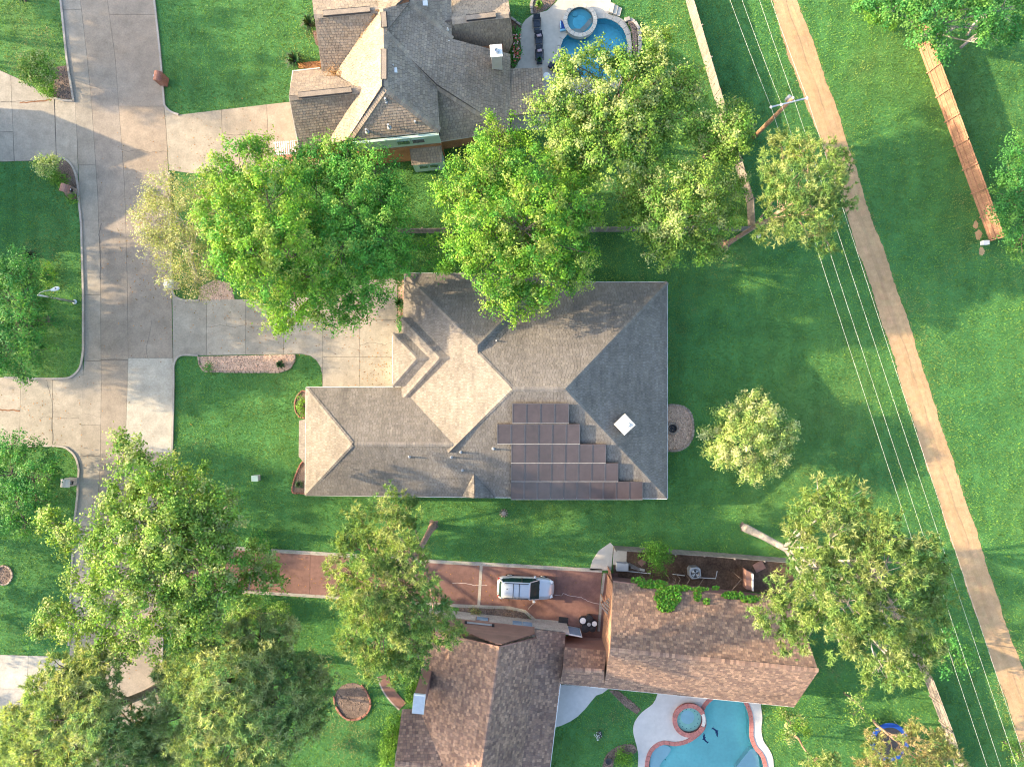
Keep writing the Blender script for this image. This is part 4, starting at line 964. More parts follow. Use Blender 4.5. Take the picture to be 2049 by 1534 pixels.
walls(H3, q2((858, 1262, 2.6), (1068, 1262, 2.6), (1130, 1285, 2.6), (1121, 1366, 2.6), (1092, 1600, 2.6), (806, 1600, 2.6), (838, 1350, 2.6)), 2.4, 'palebrick', .5, "brick_wall")
walls(H3, q2((1129, 1294, 2.9), (1240, 1300, 2.9), (1240, 1372, 2.9), (1121, 1366, 2.9)), 2.75, 'mauve', .12, "wall")
walls(H3, q2((1222, 1163, 2.9), (1590, 1206, 2.9), (1589, 1413, 2.9), (1208, 1375, 2.9)), 2.8, 'mauve', .3, "wall")
# west gable of the right wing: upright planks catching the sun
wx0, wy0 = P(1199, 1152, 0).x - .05, P(1199, 1152, 0).y + .35
pn_, ps_ = P(1227, 1163, 2.9), P(1208, 1375, 2.9); pr_ = P(1221, 1299, 7.0)
npl = 15
for k in range(npl):
    f0, f1 = k / npl, (k + .94) / npl
    def pt(f, top):
        y = pn_.y - .2 + (ps_.y + .25 - pn_.y + .2) * f; x = 8.06 - .76 * f
        run = (pr_.y - y) if y > pr_.y else None
        if y > pr_.y: z = 2.9 + (7.0 - 2.9) * (pn_.y - y) / (pn_.y - pr_.y)
        else: z = 2.9 + (7.0 - 2.9) * (y - ps_.y) / (pr_.y - ps_.y)
        return Vector((x, y, max(2.6, z - .15) if top else 0.0))
    q = [pt(f0, 0), pt(f1, 0), pt(f1, 1), pt(f0, 1)]; b = MB(); b.face(q[::-1], tj(.12)); q_ = [v + Vector((.06, 0, 0)) for v in q]; b.face(q_)
    for i in range(4): b.face([q[i], q[(i + 1) % 4], q_[(i + 1) % 4], q_[i]])
    b.build("plank", M['cedar'], H3)
b = MB(); p = pt(.80, 1); b.box((p.x - .03, p.y, 2.2), (.06, .8, 1.3)); w_ = b.build("window", M['white'], H3)
b = MB(); b.box((p.x - .07, p.y, 2.2), (.03, .66, 1.14)); b.build("pane", M['bluegl'], w_)
eg = [P(1638, 1341, 7.0), P(1590, 1206, 2.9), P(1589, 1413, 2.9)]
b = MB(); b.face([v + Vector((-.35, 0, -.1)) for v in eg]); b.build("gable_wall", M['mauve'], H3)
for p, q in (((1121, 1366, 2.9), (1210, 1376, 2.9)), ((1208, 1375, 2.9), (1589, 1413, 2.9)), ((1121, 1366, 2.5), (1092, 1600, 2.5))): gutter(H3, P(*p), P(*q))
gutter(H3, P(1227, 1163, 2.9), P(1590, 1206, 2.9), 'mauve')
for p, q in (((858, 1262, 2.6), (999, 1294, zk)), ((999, 1294, zk), (1073, 1276, 3.5))): gutter(H3, P(*p), P(*q), 'mauve', .1)
# chimney chase on the west side with sheet-metal top
cc = P(838, 1407, 7.6)
b = MB(); b.box((cc.x, cc.y, 3.8), (.78, 1.38, 7.5), math.radians(-6)); ch3 = b.build("chimney", M['mauve'], H3)
b = MB(); b.box((cc.x, cc.y, 7.6), (.88, 1.5, .08), math.radians(-6), bevel=.02); b.build("chimney_cap", M['steel'], ch3)
b = MB(); b.box((cc.x + .08, cc.y + .66, 7.68), (.74, .09, .1), math.radians(-6)); b.build("cap_flashing", M['white'], ch3)
b = MB(); p = P(791, 1512, 1.3); b.box((p.x + .25, p.y, 1.3), (.15, 1.9, 2.5), math.radians(-5)); b.build("porch_wall", M['offwhite'], H3)

# ---------------------------------------------------------------- house across the street, just left of the frame (its gables shade the street)
H4 = empty("house", (-56, 18, 0), "house with three gables across the street, beyond the left edge", "house")
prof = [(y_, z_ * 1.09) for y_, z_ in [(24.1, 3.2), (21.4, 6.0), (19.8, 4.9), (18.4, 6.4), (14.7, 4.8), (14.4, 5.3), (13.0, 4.4), (11.6, 2.8)]]
for (ya, za), (yb, zb) in zip(prof[:-1], prof[1:]):
    shingle_field(H4, [Vector((-50, ya, za)), Vector((-50, yb, zb)), Vector((-64, yb, zb)), Vector((-64, ya, za))], s2, PAL2, tabw=.5, exposure=.4)
b = MB(); pl = [Vector((-50.3, y, z - .15)) for y, z in prof]; pl2 = [Vector((-50.3, prof[-1][0] + .4, 0)), Vector((-50.3, prof[0][0] - .4, 0))]
b.face(pl + pl2); b.face([v + Vector((-13.4, 0, 0)) for v in pl + pl2][::-1]); b.build("gable_wall", M['brick'], H4)
b = MB(); b.box((-57, 17.9, 1.3), (13.2, 11.6, 2.6)); b.build("wall", M['brick'], H4)
# ---------------------------------------------------------------- fences: posts, rails and every picket
def fence(line, label, mat='wood', h=1.8, side=1, post_gap=2.4, pw=0.14, var=.14, rails=True, post_side=-1):
    pts = PP(line); root = empty("wooden_fence", pts[0], label, "fence")
    me_cache = []
    for kk in range(4):
        b = MB(); hh = h * (1 + rnd.uniform(-.012, .012)); b.prism([(-pw / 2 + .006, -.01), (pw / 2 - .006, -.01), (pw / 2 - .006, .01), (-pw / 2 + .006, .01)], 0.03, hh, tj(var))
        o = b.build("picket", M[mat], root, origin=(0, 0, 0)); me_cache.append(o.data); bpy.data.objects.remove(o)
    acc = 0
    for a, c in zip(pts[:-1], pts[1:]):
        d = c - a; L = d.length; ang = math.atan2(d.y, d.x); d.normalize(); nr = Vector((-d.y, d.x, 0)) * post_side
        n = int(L / pw)
        for k in range(n):
            o = bpy.data.objects.new("picket", rnd.choice(me_cache)); COL.objects.link(o); o.parent = root
            p = a + d * ((k + .5) * pw); o.location = p - WORG[root.name]; o.rotation_euler = (0, 0, ang + rnd.uniform(-.03, .03))
        m = max(1, int(round(L / post_gap)))
        for k in range(m + 1):
            p = a + d * (L * k / m) + nr * .07; b = MB(); b.box((p.x, p.y, (h + .05) / 2), (.1, .1, h + .05), ang, tj(.08)); b.build("post", M[mat], root)
        for z in (.35, .95, h - .2):
            b = MB(); q0, q1 = a + nr * .045, c + nr * .045; b.bar((q0.x, q0.y, z), (q1.x, q1.y, z), .05, .09, tj(.08)); b.build("rail", M[mat], root)
    return root
fence([(1826, 55), (1838, 97), (1910, 293), (1979, 482)], "long reddish-orange cedar fence along the right side field", 'cedar', 1.9, post_side=-1)
fence([(1368, -20), (1374, 10), (1429, 196), (1470, 330), (1494, 408), (1497, 462)], "grey wooden fence running down behind the upper pool yard", 'wood', 1.8, post_side=1)
fence([(800, 467), (1000, 466), (1200, 464), (1495, 463)], "grey wooden fence between main house and upper neighbour", 'wood', 1.8, post_side=1)
fence([(1228, 1091), (1400, 1102), (1575, 1116), (1730, 1126)], "grey fence along the side yard with the air conditioner", 'wood', 1.7, post_side=-1)
fence([(1730, 1126), (1842, 1340), (1880, 1440), (1914, 1545)], "grey wooden fence between lower pool yard and dirt track", 'wood', 1.8, post_side=-1)

# ---------------------------------------------------------------- utility pole and wires
up = empty("utility_pole", P(1508, 275, 0), "brown wooden utility pole with steel crossarm beside the dirt track", "utility pole")
ptop = P(1590, 204, 8.1); pb = P(1508, 275, 0); ptop = Vector((pb.x + .1, pb.y + .05, 8.15))
b = MB(); b.tube([pb - Vector((0, 0, .1)), pb.lerp(ptop, .5), ptop], [.19, .165, .13], 12); b.build("pole", M['pinkwood'], up, smooth=True)
ends = [P(1541, 215, 8.0), P(1617, 196, 8.0)]; mid = P(1585, 204, 8.0)
off = Vector((ptop.x, ptop.y, 7.95)) - Vector((mid.x, mid.y, 7.95))
ends = [e + off * .0 for e in ends]
b = MB(); b.bar(ends[0], ends[1], .1, .1); b.build("crossarm", M['steel'], up)
ins = [P(1543, 214.5, 8.12), P(1564, 209.5, 8.12), P(1615, 196.5, 8.12)]
for p in ins:
    b = MB(); b.lathe(p - Vector((0, 0, .1)), [(.03, 0), (.1, .05), (.05, .09), (.1, .13), (.04, .2)], 12); b.build("insulator", M['porcelain'], up)
b = MB(); b.lathe(Vector((ptop.x, ptop.y, 8.13)), [(.04, 0), (.09, .06), (.04, .16)], 12); b.build("insulator", M['porcelain'], up)
b = MB(); b.lathe(Vector((ptop.x - .05, ptop.y + .28, 7.1)), [(.16, 0), (.17, .05), (.17, .55), (.08, .62)], 14); b.build("bracket_box", M['grey'], up)
wl = [((1461, 0), (1543, 214.5), (1976, 1534), "leftmost overhead power line running beside the dirt track"), ((1485, 0), (1564, 209.5), (2003, 1534), "second overhead power line from the left beside the track"),
      ((1520, 0), (1590, 202), (2035, 1534), "third overhead power line, carried by the pole's tip"), ((1543, 0), (1615, 196.5), (2056, 1534), "rightmost overhead power line hanging along the track's edge")]
for a, m_, c, lab in wl:
    z = 8.22; pts = []
    m3 = P(*m_, z)
    for e, far in ((a, -1), (c, 1)):
        e3 = P(*e, 7.9); d = e3 - m3; seg = []
        end = m3 + d * (1.6 if far > 0 else 2.2)
        for k in range(13):
            t = k / 12; q = m3.lerp(end, t); sag = .35 * 4 * t * (1 - t); seg.append(Vector((q.x, q.y, z - sag)))
        pts = (seg[::-1] + pts) if far < 0 else (pts[:-1] + seg if pts else seg)
    b = MB(); b.tube(pts, .0062, 5, cap=False); b.build("power_line", M['wire'], label=lab, cat="power line")

# ---------------------------------------------------------------- street lamp
sl = empty("street_lamp", P(150, 604, 0), "grey street lamp with curved arm on the left lawn", "street lamp")
lb = P(150, 604, 0); lt = Vector((lb.x, lb.y, 4.7)); hd = P(104, 580, 4.9)
b = MB(); b.tube([lb, lt], [.10, .07], 10); b.build("pole", M['steel'], sl, smooth=True)
b = MB(); b.lathe(lb, [(.2, 0), (.2, .06), (.11, .12), (.10, .3)], 12); b.build("base", M['steel'], sl)
arm = [lt - Vector((0, 0, .1)), lt + Vector((.25, .12, .18)), lt.lerp(hd, .6) + Vector((0, .06, .16)), hd]
b = MB(); b.tube(smooth_line([tuple(v) for v in arm], 4), .035, 8); b.build("arm", M['steel'], sl, smooth=True)
dd = (hd - lt); dd.z = 0; dd.normalize(); an = math.atan2(dd.y, dd.x)
b = MB(); c_ = hd + dd * .25
b.prism([(c_.x + math.cos(an) * x - math.sin(an) * y, c_.y + math.sin(an) * x + math.cos(an) * y) for x, y in ((-.35, -.07), (-.1, -.14), (.2, -.15), (.33, -.08), (.33, .08), (.2, .15), (-.1, .14), (-.35, .07))], 4.84, 4.97, bevel=.04); b.build("lamp_head", M['white'], sl)
b = MB(); b.lathe((c_.x + dd.x * .1, c_.y + dd.y * .1, 4.96), [(.05, 0), (.05, .07), (.03, .08)], 10); b.build("photocell", M['dark'], sl)

# ---------------------------------------------------------------- mailboxes
def mailbox(px, py, label, mat, w, d, h, rz, cap_mat, flag=True, door=True, name="mailbox"):
    p = P(px, py, 0); root = empty(name, p, label, "mailbox")
    b = MB(); b.box((p.x, p.y, h * .45), (w, d, h * .9), rz, bevel=.02); b.build("pillar", M[mat], root)
    # arched brick cap
    ca_, sa_ = math.cos(rz), math.sin(rz); vs = []; n = 9
    for e in (-d / 2 - .03, d / 2 + .03):
        for k in range(n):
            t = math.pi * k / (n - 1); x = -math.cos(t) * (w / 2 + .03); z = h * .86 + math.sin(t) * w * .42
            vs.append((p.x + ca_ * x - sa_ * e, p.y + sa_ * x + ca_ * e, z))
    b = MB(); fs = [(k, k + 1, n + k + 1, n + k) for k in range(n - 1)] + [tuple(range(n - 1, -1, -1)), tuple(range(n, 2 * n))]
    for f in fs: b.mesh([vs[i] for i in f], [tuple(range(len(f)))], tj(.15))
    b.build("cap", M[cap_mat], root)
    if door:
        q = Vector((p.x - ca_ * (w / 2 + .04), p.y - sa_ * (w / 2 + .04), h * .72)); b = MB(); b.box(q, (.12, d * .45, .28), rz); o = b.build("letter_box", M['dark'], root)
        b = MB(); b.box((q.x - .05 * ca_, q.y - .05 * sa_ + .02, q.z + .18), (.05, .16, .04), rz); b.build("handle", M['steel'], o)
    return root
mailbox(330, 165, "red brick mailbox with arched top beside the upper driveway", 'redbrick', .62, .72, 1.35, math.radians(-8), 'redbrick')
mailbox(352, 572, "pale grey stone mailbox at the main driveway's upper corner", 'palebrick', .75, .62, 1.35, math.radians(0), 'offwhite')
mailbox(148, 962, "cream stone mailbox with rounded top on lower left lawn", 'palebrick', .7, .62, 1.3, math.radians(180 - 4), 'offwhite')
mailbox(147, 384, "grey brick mailbox between clipped bushes on the upper left corner", 'wood', .75, .6, 1.3, math.radians(180 - 15), 'mauve')

# ---------------------------------------------------------------- small yard things
def small_box(name, px, py, size, h, rz, mat, label, cat, lid=None):
    p = P(px, py, 0); r = empty(name, p, label, cat)
    b = MB(); b.box((p.x, p.y, h / 2), (size[0], size[1], h), rz, bevel=.03); b.build("body", M[mat], r)
    b = MB(); b.box((p.x, p.y, h + .03), (size[0] * 1.06, size[1] * 1.06, .06), rz, bevel=.02); b.build("lid", M[lid or mat], r); return r
small_box("utility_cabinet", 515, 955, (.52, .45), .6, .03, 'grey', "small pale blue-grey utility cabinet on the front lawn", "utility box", 'palegreen')
small_box("utility_cabinet", 1967, 487, (.5, .34), .4, .02, 'white', "white utility pedestal at the cedar fence's lower end", "utility box")
small_box("utility_cabinet", 1516, 473, (.22, .3), .35, .2, 'white', "small white utility pedestal near the grey fence corner", "utility box")
small_box("patio_grill", 572, 338, (.55, .95), 1.0, .06, 'wood', "grey-brown covered grill beside the terracotta patio", "grill", 'grey')
r = empty("tree_stump", P(1008, 1026, 0), "pale round stone-ringed stump on the lawn below the solar panels", "stump")
c = P(1008, 1026, 0); b = MB(); b.lathe(c, [(.2, 0), (.2, .16), (.05, .18)], 14); b.build("stump", M['palebark'], r)
for k in range(9):
    t = k * .7; b = MB(); b.box((c.x + .3 * math.cos(t), c.y + .3 * math.sin(t), .05), (.14, .1, .1), t, tj(.2), .02); b.build("stone", M['stone'], r)
# fire pit in the gravel bed
fp = empty("fire_pit", P(1345, 857, 0), "round stone fire pit in the half-round gravel bed", "fire pit"); c = P(1345, 857, 0)
for k in range(14):
    t = k * 2 * math.pi / 14; b = MB(); b.box((c.x + .45 * math.cos(t), c.y + .45 * math.sin(t), .12), (.17, .18, .22), t, tj(.15), .02); b.build("stone", M['stone'], fp)
b = MB(); b.lathe(c, [(.34, .02), (.34, .1), (.25, .05), (.001, .05)], 20); b.build("ash_bowl", M['dark'], fp)
# side yard: air conditioner, condensers, debris, gate
def ac(px, py, s, h, label, rz=0.1):
    p = P(px, py, 0); r = empty("air_conditioner", p, label, "air conditioner"); k = s / 2
    q = [(p.x + x * math.cos(rz) - y * math.sin(rz), p.y + x * math.sin(rz) + y * math.cos(rz)) for x, y in ((-k, -k * .6), (-k * .6, -k), (k * .6, -k), (k, -k * .6), (k, k * .6), (k * .6, k), (-k * .6, k), (-k, k * .6))]
    b = MB(); b.prism(q, 0, h, bevel=.03); b.build("casing", M['grey'], r)
    b = MB(); b.lathe((p.x, p.y, h), [(k * .78, .004), (.001, .006)], 28); b.build("fan_well", M['dark'], r)
    for j in range(4):
        t = j * 1.57 + .5; b = MB(); b.face([(p.x, p.y, h + .02), (p.x + k * .7 * math.cos(t), p.y + k * .7 * math.sin(t), h + .015), (p.x + k * .7 * math.cos(t + .7), p.y + k * .7 * math.sin(t + .7), h + .03)]); b.build("fan_blade", M['steel'], r)
    for rr in (.3, .55, .78):
        b = MB(); b.tube([(p.x + k * rr * math.cos(t), p.y + k * rr * math.sin(t), h + .05) for t in np.linspace(0, 6.283, 25)], .008, 4, cap=False); b.build("grille_ring", M['steel'], r)
    return r
ac(1386, 1141, .95, .85, "grey air conditioner with round fan in the side yard")
r = empty("condenser_unit", P(1243, 1130, 0), "low blue-grey finned unit on the concrete pad", "air conditioner"); p = P(1243, 1130, 0)
for k in range(5):
    b = MB(); b.box((p.x, p.y, .08 + k * .13), (.95, .62, .1), -.05, tj(.1), .02); b.build("fin", M['grey'], r)
b = MB(); b.box((p.x, p.y, .72), (1.0, .68, .05), -.05, bevel=.02); b.build("lid", M['grey'], r)
def plank(px, py, L, w, rz, mat, label, z=.04, name="board", cat="board"):
    p = P(px, py, 0); b = MB(); b.box((p.x, p.y, z), (L, w, .05), rz, tj(.1), .008); return b.build(name, M[mat], label=label, cat=cat)
plank(1284, 1124, .55, .5, .7, 'mauve', "square brown board leaning among side yard debris", .1)
plank(1268, 1133, 1.1, .25, -.5, 'wood', "grey board lying beside the finned unit", .06); plank(1276, 1137, 1.2, .2, -.25, 'offwhite', "pale board lying beside the side yard wall", .05)
def pvc(line, label, z=.12):
    b = MB(); b.tube(PP(line, z), .035, 8); return b.build("pipe", M['white'], label=label, cat="pipe")
pvc([(1243, 1141), (1302, 1147)], "white pipe along the wall beside the finned unit"); pvc([(1346, 1148), (1370, 1151)], "short white pipe left of the air conditioner", .2); pvc([(1398, 1155), (1432, 1157), (1435, 1142)], "bent white pipe right of the air conditioner", .15)
r = empty("plywood_panel", P(1492, 1153, 0), "reddish-brown plywood gate panel standing across the side yard", "panel"); p = P(1492, 1153, 0)
b = MB(); b.prism([(p.x - .25, p.y + .8), (p.x + .2, p.y + .55), (p.x + .2, p.y - .9), (p.x - .25, p.y - .8)], .02, .9); b.build("panel", M['mauve'], r)
b = MB(); b.box((p.x + .25, p.y - .2, .55), (.1, 1.4, 1.1)); b.build("frame", M['white'], r)
plank(1518, 1132, .9, .75, .5, 'mauve', "reddish-brown board lying by the side yard fence", .12)
for (px, py, rz) in ((1213, 1196, .75),):
    r = empty("garden_arbor", P(px, py, 0), "weathered wooden arbor frame at the court's garage corner", "arbor"); p = P(px - 3, py, 0)
    for dx, dy in ((-.3, -.3), (.3, .3), (-.3, .35), (.3, -.25)):
        b = MB(); b.box((p.x + dx, p.y + dy, 1.1), (.09, .09, 2.2), rz); b.build("post", M['cedar'], r)
    for k in range(5):
        t = -.42 + k * .21; b = MB(); b.box((p.x + t * math.cos(rz), p.y + t * math.sin(rz), 2.25), (.13, 1.0, .05), rz, tj(.12)); b.build("slat", M['wood'], r)
r = empty("wooden_gate", P(1219, 1142, 0), "narrow reddish wooden gate at the red driveway's end", "gate"); p0, p1 = P(1216, 1133, 0), P(1222, 1165, 0)
for k in range(9):
    q = p0.lerp(p1, k / 8); b = MB(); b.box((q.x, q.y, .85), (.05, .15, 1.7), .15, tj(.1)); b.build("picket", M['cedar'], r)
for z in (.4, 1.4):
    b = MB(); b.bar((p0.x - .05, p0.y, z), (p1.x - .05, p1.y, z), .05, .1); b.build("rail", M['cedar'], r)
# tubs in the court
tubs = [(1165, 1237, .32, .5, 'white', "white-topped black tub, leftmost in the court cluster"), (1178, 1232, .28, .6, 'dark', "all-black tub at the top of the court cluster"), (1177, 1244, .2, .55, 'grey', "small grey-topped black tub in the middle of the court cluster"), (1188, 1243, .27, .5, 'white', "white-topped black tub, rightmost in the court cluster"), (1170, 1252, .33, .55, 'dark', "large all-black tub at the lower left of the court cluster"), (1184, 1253, .28, .5, 'dark', "black tub at the lower right of the court cluster")]
for px, py, rr, h, lid, lab in tubs:
    p = P(px, py, 0); r = empty("tub", p, lab, "tub", "tubs in the court")
    b = MB(); b.lathe(p, [(rr * .8, 0), (rr, h), (rr * 1.06, h), (rr * 1.06, h + .04), (rr * .9, h + .04)], 18); b.build("body", M['dark'], r)
    b = MB(); b.lathe(p + Vector((0, 0, h + .04)), [(rr * .82, 0), (rr * .8, .025), (.001, .05)], 18); b.build("lid", M[lid], r)
p = P(1127, 1240, 0); b = MB(); b.box((p.x, p.y, .055), (.8, .55, .03), -.08, bevel=.008); b.build("door_mat", M['dark'], label="dark rectangular mat on the court by the brick wall", cat="mat")
# yard ornaments by the lower pool
p = P(1199, 1466, 0); r = empty("plant_pot", p, "small dark pot with white blossoms on the lower yard's lawn", "plant pot")
b = MB(); b.lathe(p, [(.14, 0), (.2, .28), (.22, .3), (.18, .3)], 14, sy=1.5); b.build("pot", M['dark'], r)
b = MB()
for k in range(60):
    t = rnd.random() * 6.28; q = p + Vector((-.14 + rnd.gauss(0, .09), rnd.gauss(-.05, .2), .3 + rnd.random() * .1)); b.box(q, (.05, .05, .03), t, (1, 1, .95) if rnd.random() < .6 else (.1, .12, .05))
b.build("blossoms", M['flower'], r, kind='stuff')
p = P(1217, 1518, 0); r = empty("fire_bowl", p, "black bowl with spread legs on the curved mulch strip", "fire bowl")
b = MB(); b.lathe(p, [(.1, .2), (.26, .34), (.28, .36), (.2, .32), (.001, .28)], 18); b.build("bowl", M['dark'], r)
for k in range(4):
    t = k * 1.57 + .3; b = MB(); b.tube([p + Vector((.1 * math.cos(t), .1 * math.sin(t), .25)), p + Vector((.36 * math.cos(t), .36 * math.sin(t), .0))], .025, 6); b.build("leg", M['dark'], r)
# trampoline
p = P(1780, 1484, .8); p.z = 0; r = empty("trampoline", p, "round trampoline with blue edge pad under the lower right tree", "trampoline")
b = MB(); b.lathe((p.x, p.y, .8), [(1.28, 0), (1.25, .04), (1.58, .05), (1.62, 0), (1.28, -.02)], 40, caps=False); b.build("edge_pad", M['blue'], r)
b = MB(); b.lathe((p.x, p.y, .79), [(1.3, 0), (.001, -.02)], 40, caps=False); b.build("jumping_mat", M['dark'], r)
for k in range(6):
    t = k * 1.047; b = MB(); b.tube([(p.x + 1.55 * math.cos(t), p.y + 1.55 * math.sin(t), .78), (p.x + 1.6 * math.cos(t), p.y + 1.6 * math.sin(t), 0)], .03, 8); b.build("leg", M['steel'], r)
# pergola on the terracotta patio
r = empty("pergola", P(575, 318, 0), "small white slatted pergola over the terracotta patio", "pergola")
for k in range(10):
    a, c = P(551 + k * 4.3, 284.5 - k * .35, 2.5), P(553 + k * 4.3, 311.5 - k * .35, 2.5); b = MB(); b.bar(a, c, .075, .12, tj(.05)); b.build("slat", M['white'], r)
for e in (287, 309):
    a, c = P(548, e, 2.38), P(594, e - 4, 2.38); b = MB(); b.bar(a, c, .09, .13); b.build("beam", M['white'], r)
for px, py in ((551, 287), (592, 283), (552, 309), (592, 305)):
    q = P(px, py, 2.3); b = MB(); b.box((q.x, q.y, 1.16), (.1, .1, 2.3)); b.build("post", M['white'], r)
# ---------------------------------------------------------------- pool furniture
def lounger(px, py, rz, label, cushion):
    p = P(px, py, .3); p.z = .05; r = empty("sun_lounger", p, label, "sun lounger", "sun loungers beside the upper pool", rz=rz)
    def part(name, mat, fn):
        b = MB(); fn(b); o = b.build(name, M[mat], None, origin=(0, 0, 0)); o.parent = r; o.location = (0, 0, 0); return o
    part("seat", 'navy', lambda b: b.box((.25, 0, .34), (.95, .62, .09), 0, bevel=.03))
    def back(b):
        b.mesh([(-.25, -.31, .34), (-.25, .31, .34), (-.72, .31, .78), (-.72, -.31, .78), (-.25, -.31, .42), (-.25, .31, .42), (-.68, .31, .84), (-.68, -.31, .84)], [(0, 1, 2, 3), (7, 6, 5, 4), (0, 4, 5, 1), (1, 5, 6, 2), (2, 6, 7, 3), (3, 7, 4, 0)])
    part("backrest", 'navy', back)
    part("frame", 'dark', lambda b: (b.box((.2, .36, .3), (1.15, .05, .06)), b.box((.2, -.36, .3), (1.15, .05, .06)), b.box((-.36, 0, .3), (.05, .74, .06))))
    for x in (-.32, .72):
        for y in (-.36, .36): part("leg", 'dark', lambda b: b.box((x, y, .15), (.05, .05, .3)))
    for y in (-.36, .36): part("armrest", 'dark', lambda b: (b.box((-.1, y, .58), (.5, .07, .04)), b.box((.1, y, .44), (.05, .05, .26))))
    part("footstool", 'navy', lambda b: b.box((1.05, 0, .2), (.5, .5, .3), 0, bevel=.03))
    r.scale = (.64, .92, .9)
    if cushion: part("cushion", 'pink', lambda b: b.box((-.2, .02, .56), (.32, .42, .16), .25, bevel=.05))
    return r
lounger(1074, 44, math.radians(-88), "dark wicker lounger without cushion, topmost of three by the pool", False)
lounger(1078, 77, math.radians(-88), "dark wicker lounger with pink cushion, middle of three by the pool", True)
lounger(1079, 107, math.radians(-88), "dark wicker lounger with pink cushion, lowest of three by the pool", True)
lounger(1116, 138, math.radians(150), "dark wicker lounger half hidden under the tree by the pool", False)
p = P(1094, 152, .7); p.z = .05; r = empty("round_table", p, "round white table at the corner of the low patio roof", "table")
b = MB(); b.lathe((p.x, p.y, .7), [(.2, -.03), (.3, -.01), (.3, .02), (.28, .035)], 28); b.build("table_top", M['white'], r)
b = MB(); b.lathe((p.x, p.y, .05), [(.22, 0), (.2, .04), (.04, .08), (.04, .65)], 16); b.build("pedestal", M['white'], r)
r = empty("pool_float", P(1127, 53, 0), "blue inflatable pool float beside the raised spa", "pool float"); p = P(1127, 53, .05)
b = MB(); b.prism([(p.x - .28, p.y + .38), (p.x - .12, p.y + .44), (p.x + .22, p.y - .1), (p.x + .2, p.y - .3), (p.x - .2, p.y - .32), (p.x - .3, p.y - .1)], .05, .24, bevel=.05); b.build("float_body", M['blue'], r)
b = MB(); b.box((p.x - .02, p.y - .36, .16), (.5, .16, .2), .1, bevel=.05); b.build("float_pillow", M['ltblue'], r)
b = MB(); b.box((p.x - .22, p.y + .05, .2), (.1, .6, .14), .05, bevel=.04); b.build("float_side", M['ltblue'], r)

# ---------------------------------------------------------------- silver car
car = empty("car", P(1052, 1177, .6), "silver estate car with roof rails parked on the red driveway", "car", rz=math.radians(-2.5))
cp_ = P(1052, 1177, .9); car.location = (cp_.x, cp_.y, 0.036); WORG[car.name] = Vector(car.location)
def cpart(name, mat, b, parent=None, smooth=False):
    o = b.build(name, M[mat], None, smooth=smooth, origin=(0, 0, 0)); o.parent = parent or car; o.location = (0, 0, 0); return o
def loft(secs, closed_ends=True):
    b = MB(); n = len(secs[0]); vs = [v for s in secs for v in s]; fs = []
    for i in range(len(secs) - 1):
        for j in range(n): fs.append((i * n + j, i * n + (j + 1) % n, (i + 1) * n + (j + 1) % n, (i + 1) * n + j))
    if closed_ends: fs += [tuple(range(n - 1, -1, -1)), tuple((len(secs) - 1) * n + j for j in range(n))]
    b.mesh(vs, fs); return b
def bsec(x, w, zl, zh, crown=.05, tuck=.06):
    pts = [(-w * .86, zl), (-w * .97, zl + .12), (-w, (zl + zh) / 2), (-w * .97, zh - .10), (-w * .90, zh - .02), (-w * .5, zh + crown * .7), (0, zh + crown), (w * .5, zh + crown * .7), (w * .90, zh - .02), (w * .97, zh - .10), (w, (zl + zh) / 2), (w * .97, zl + .12), (w * .86, zl)]
    return [Vector((x, y, z)) for y, z in pts]
bs = [bsec(-2.40, .48, .42, .78, .02), bsec(-2.36, .64, .36, .86, .03), bsec(-2.25, .80, .28, .95, .03), bsec(-2.0, .89, .24, 1.0), bsec(-1.5, .92, .22, 1.02), bsec(-.6, .93, .22, 1.0), bsec(.3, .93, .22, .98), bsec(.95, .92, .22, .97, .07), bsec(1.4, .91, .22, .95, .09), bsec(1.8, .87, .23, .90, .09), bsec(2.05, .80, .26, .83, .07), bsec(2.22, .68, .30, .75, .06), bsec(2.34, .5, .36, .66, .04), bsec(2.39, .3, .42, .58, .02)]
cpart("body", 'carpaint', loft(bs), smooth=True)
def gsec(x, wb_, wt, zb, zt, crown=.04):
    return [Vector((x, y, z)) for y, z in ((-wb_, zb), (-wt, zt - .02), (-wt * .6, zt + crown * .7), (0, zt + crown), (wt * .6, zt + crown * .7), (wt, zt - .02), (wb_, zb))]
cpart("greenhouse", 'carglass', loft([gsec(-2.22, .66, .55, .95, 1.0), gsec(-1.95, .82, .68, .95, 1.55), gsec(-1.2, .87, .70, .95, 1.62), gsec(-.2, .88, .70, .95, 1.63), gsec(.35, .88, .69, .95, 1.58), gsec(.72, .86, .74, .95, 1.30), gsec(1.12, .80, .72, .95, 1.02)]))
def rsec(x, w, z): return [Vector((x, y, zz)) for y, zz in ((-w, z - .04), (-w * .97, z), (-w * .6, z + .05), (0, z + .065), (w * .6, z + .05), (w * .97, z), (w, z - .04))]
roofo = cpart("roof", 'carpaint', loft([rsec(-2.02, .60, 1.52), rsec(-1.9, .68, 1.57), rsec(-1.2, .71, 1.635), rsec(-.2, .71, 1.645), rsec(.25, .70, 1.61), rsec(.36, .67, 1.585)]), smooth=True)
for k in range(5):
    b = MB(); y = -.4 + k * .2; b.bar((-1.7, y, 1.69), (.1, y, 1.71), .03, .012); cpart("roof_rib", 'carpaint', b, roofo)
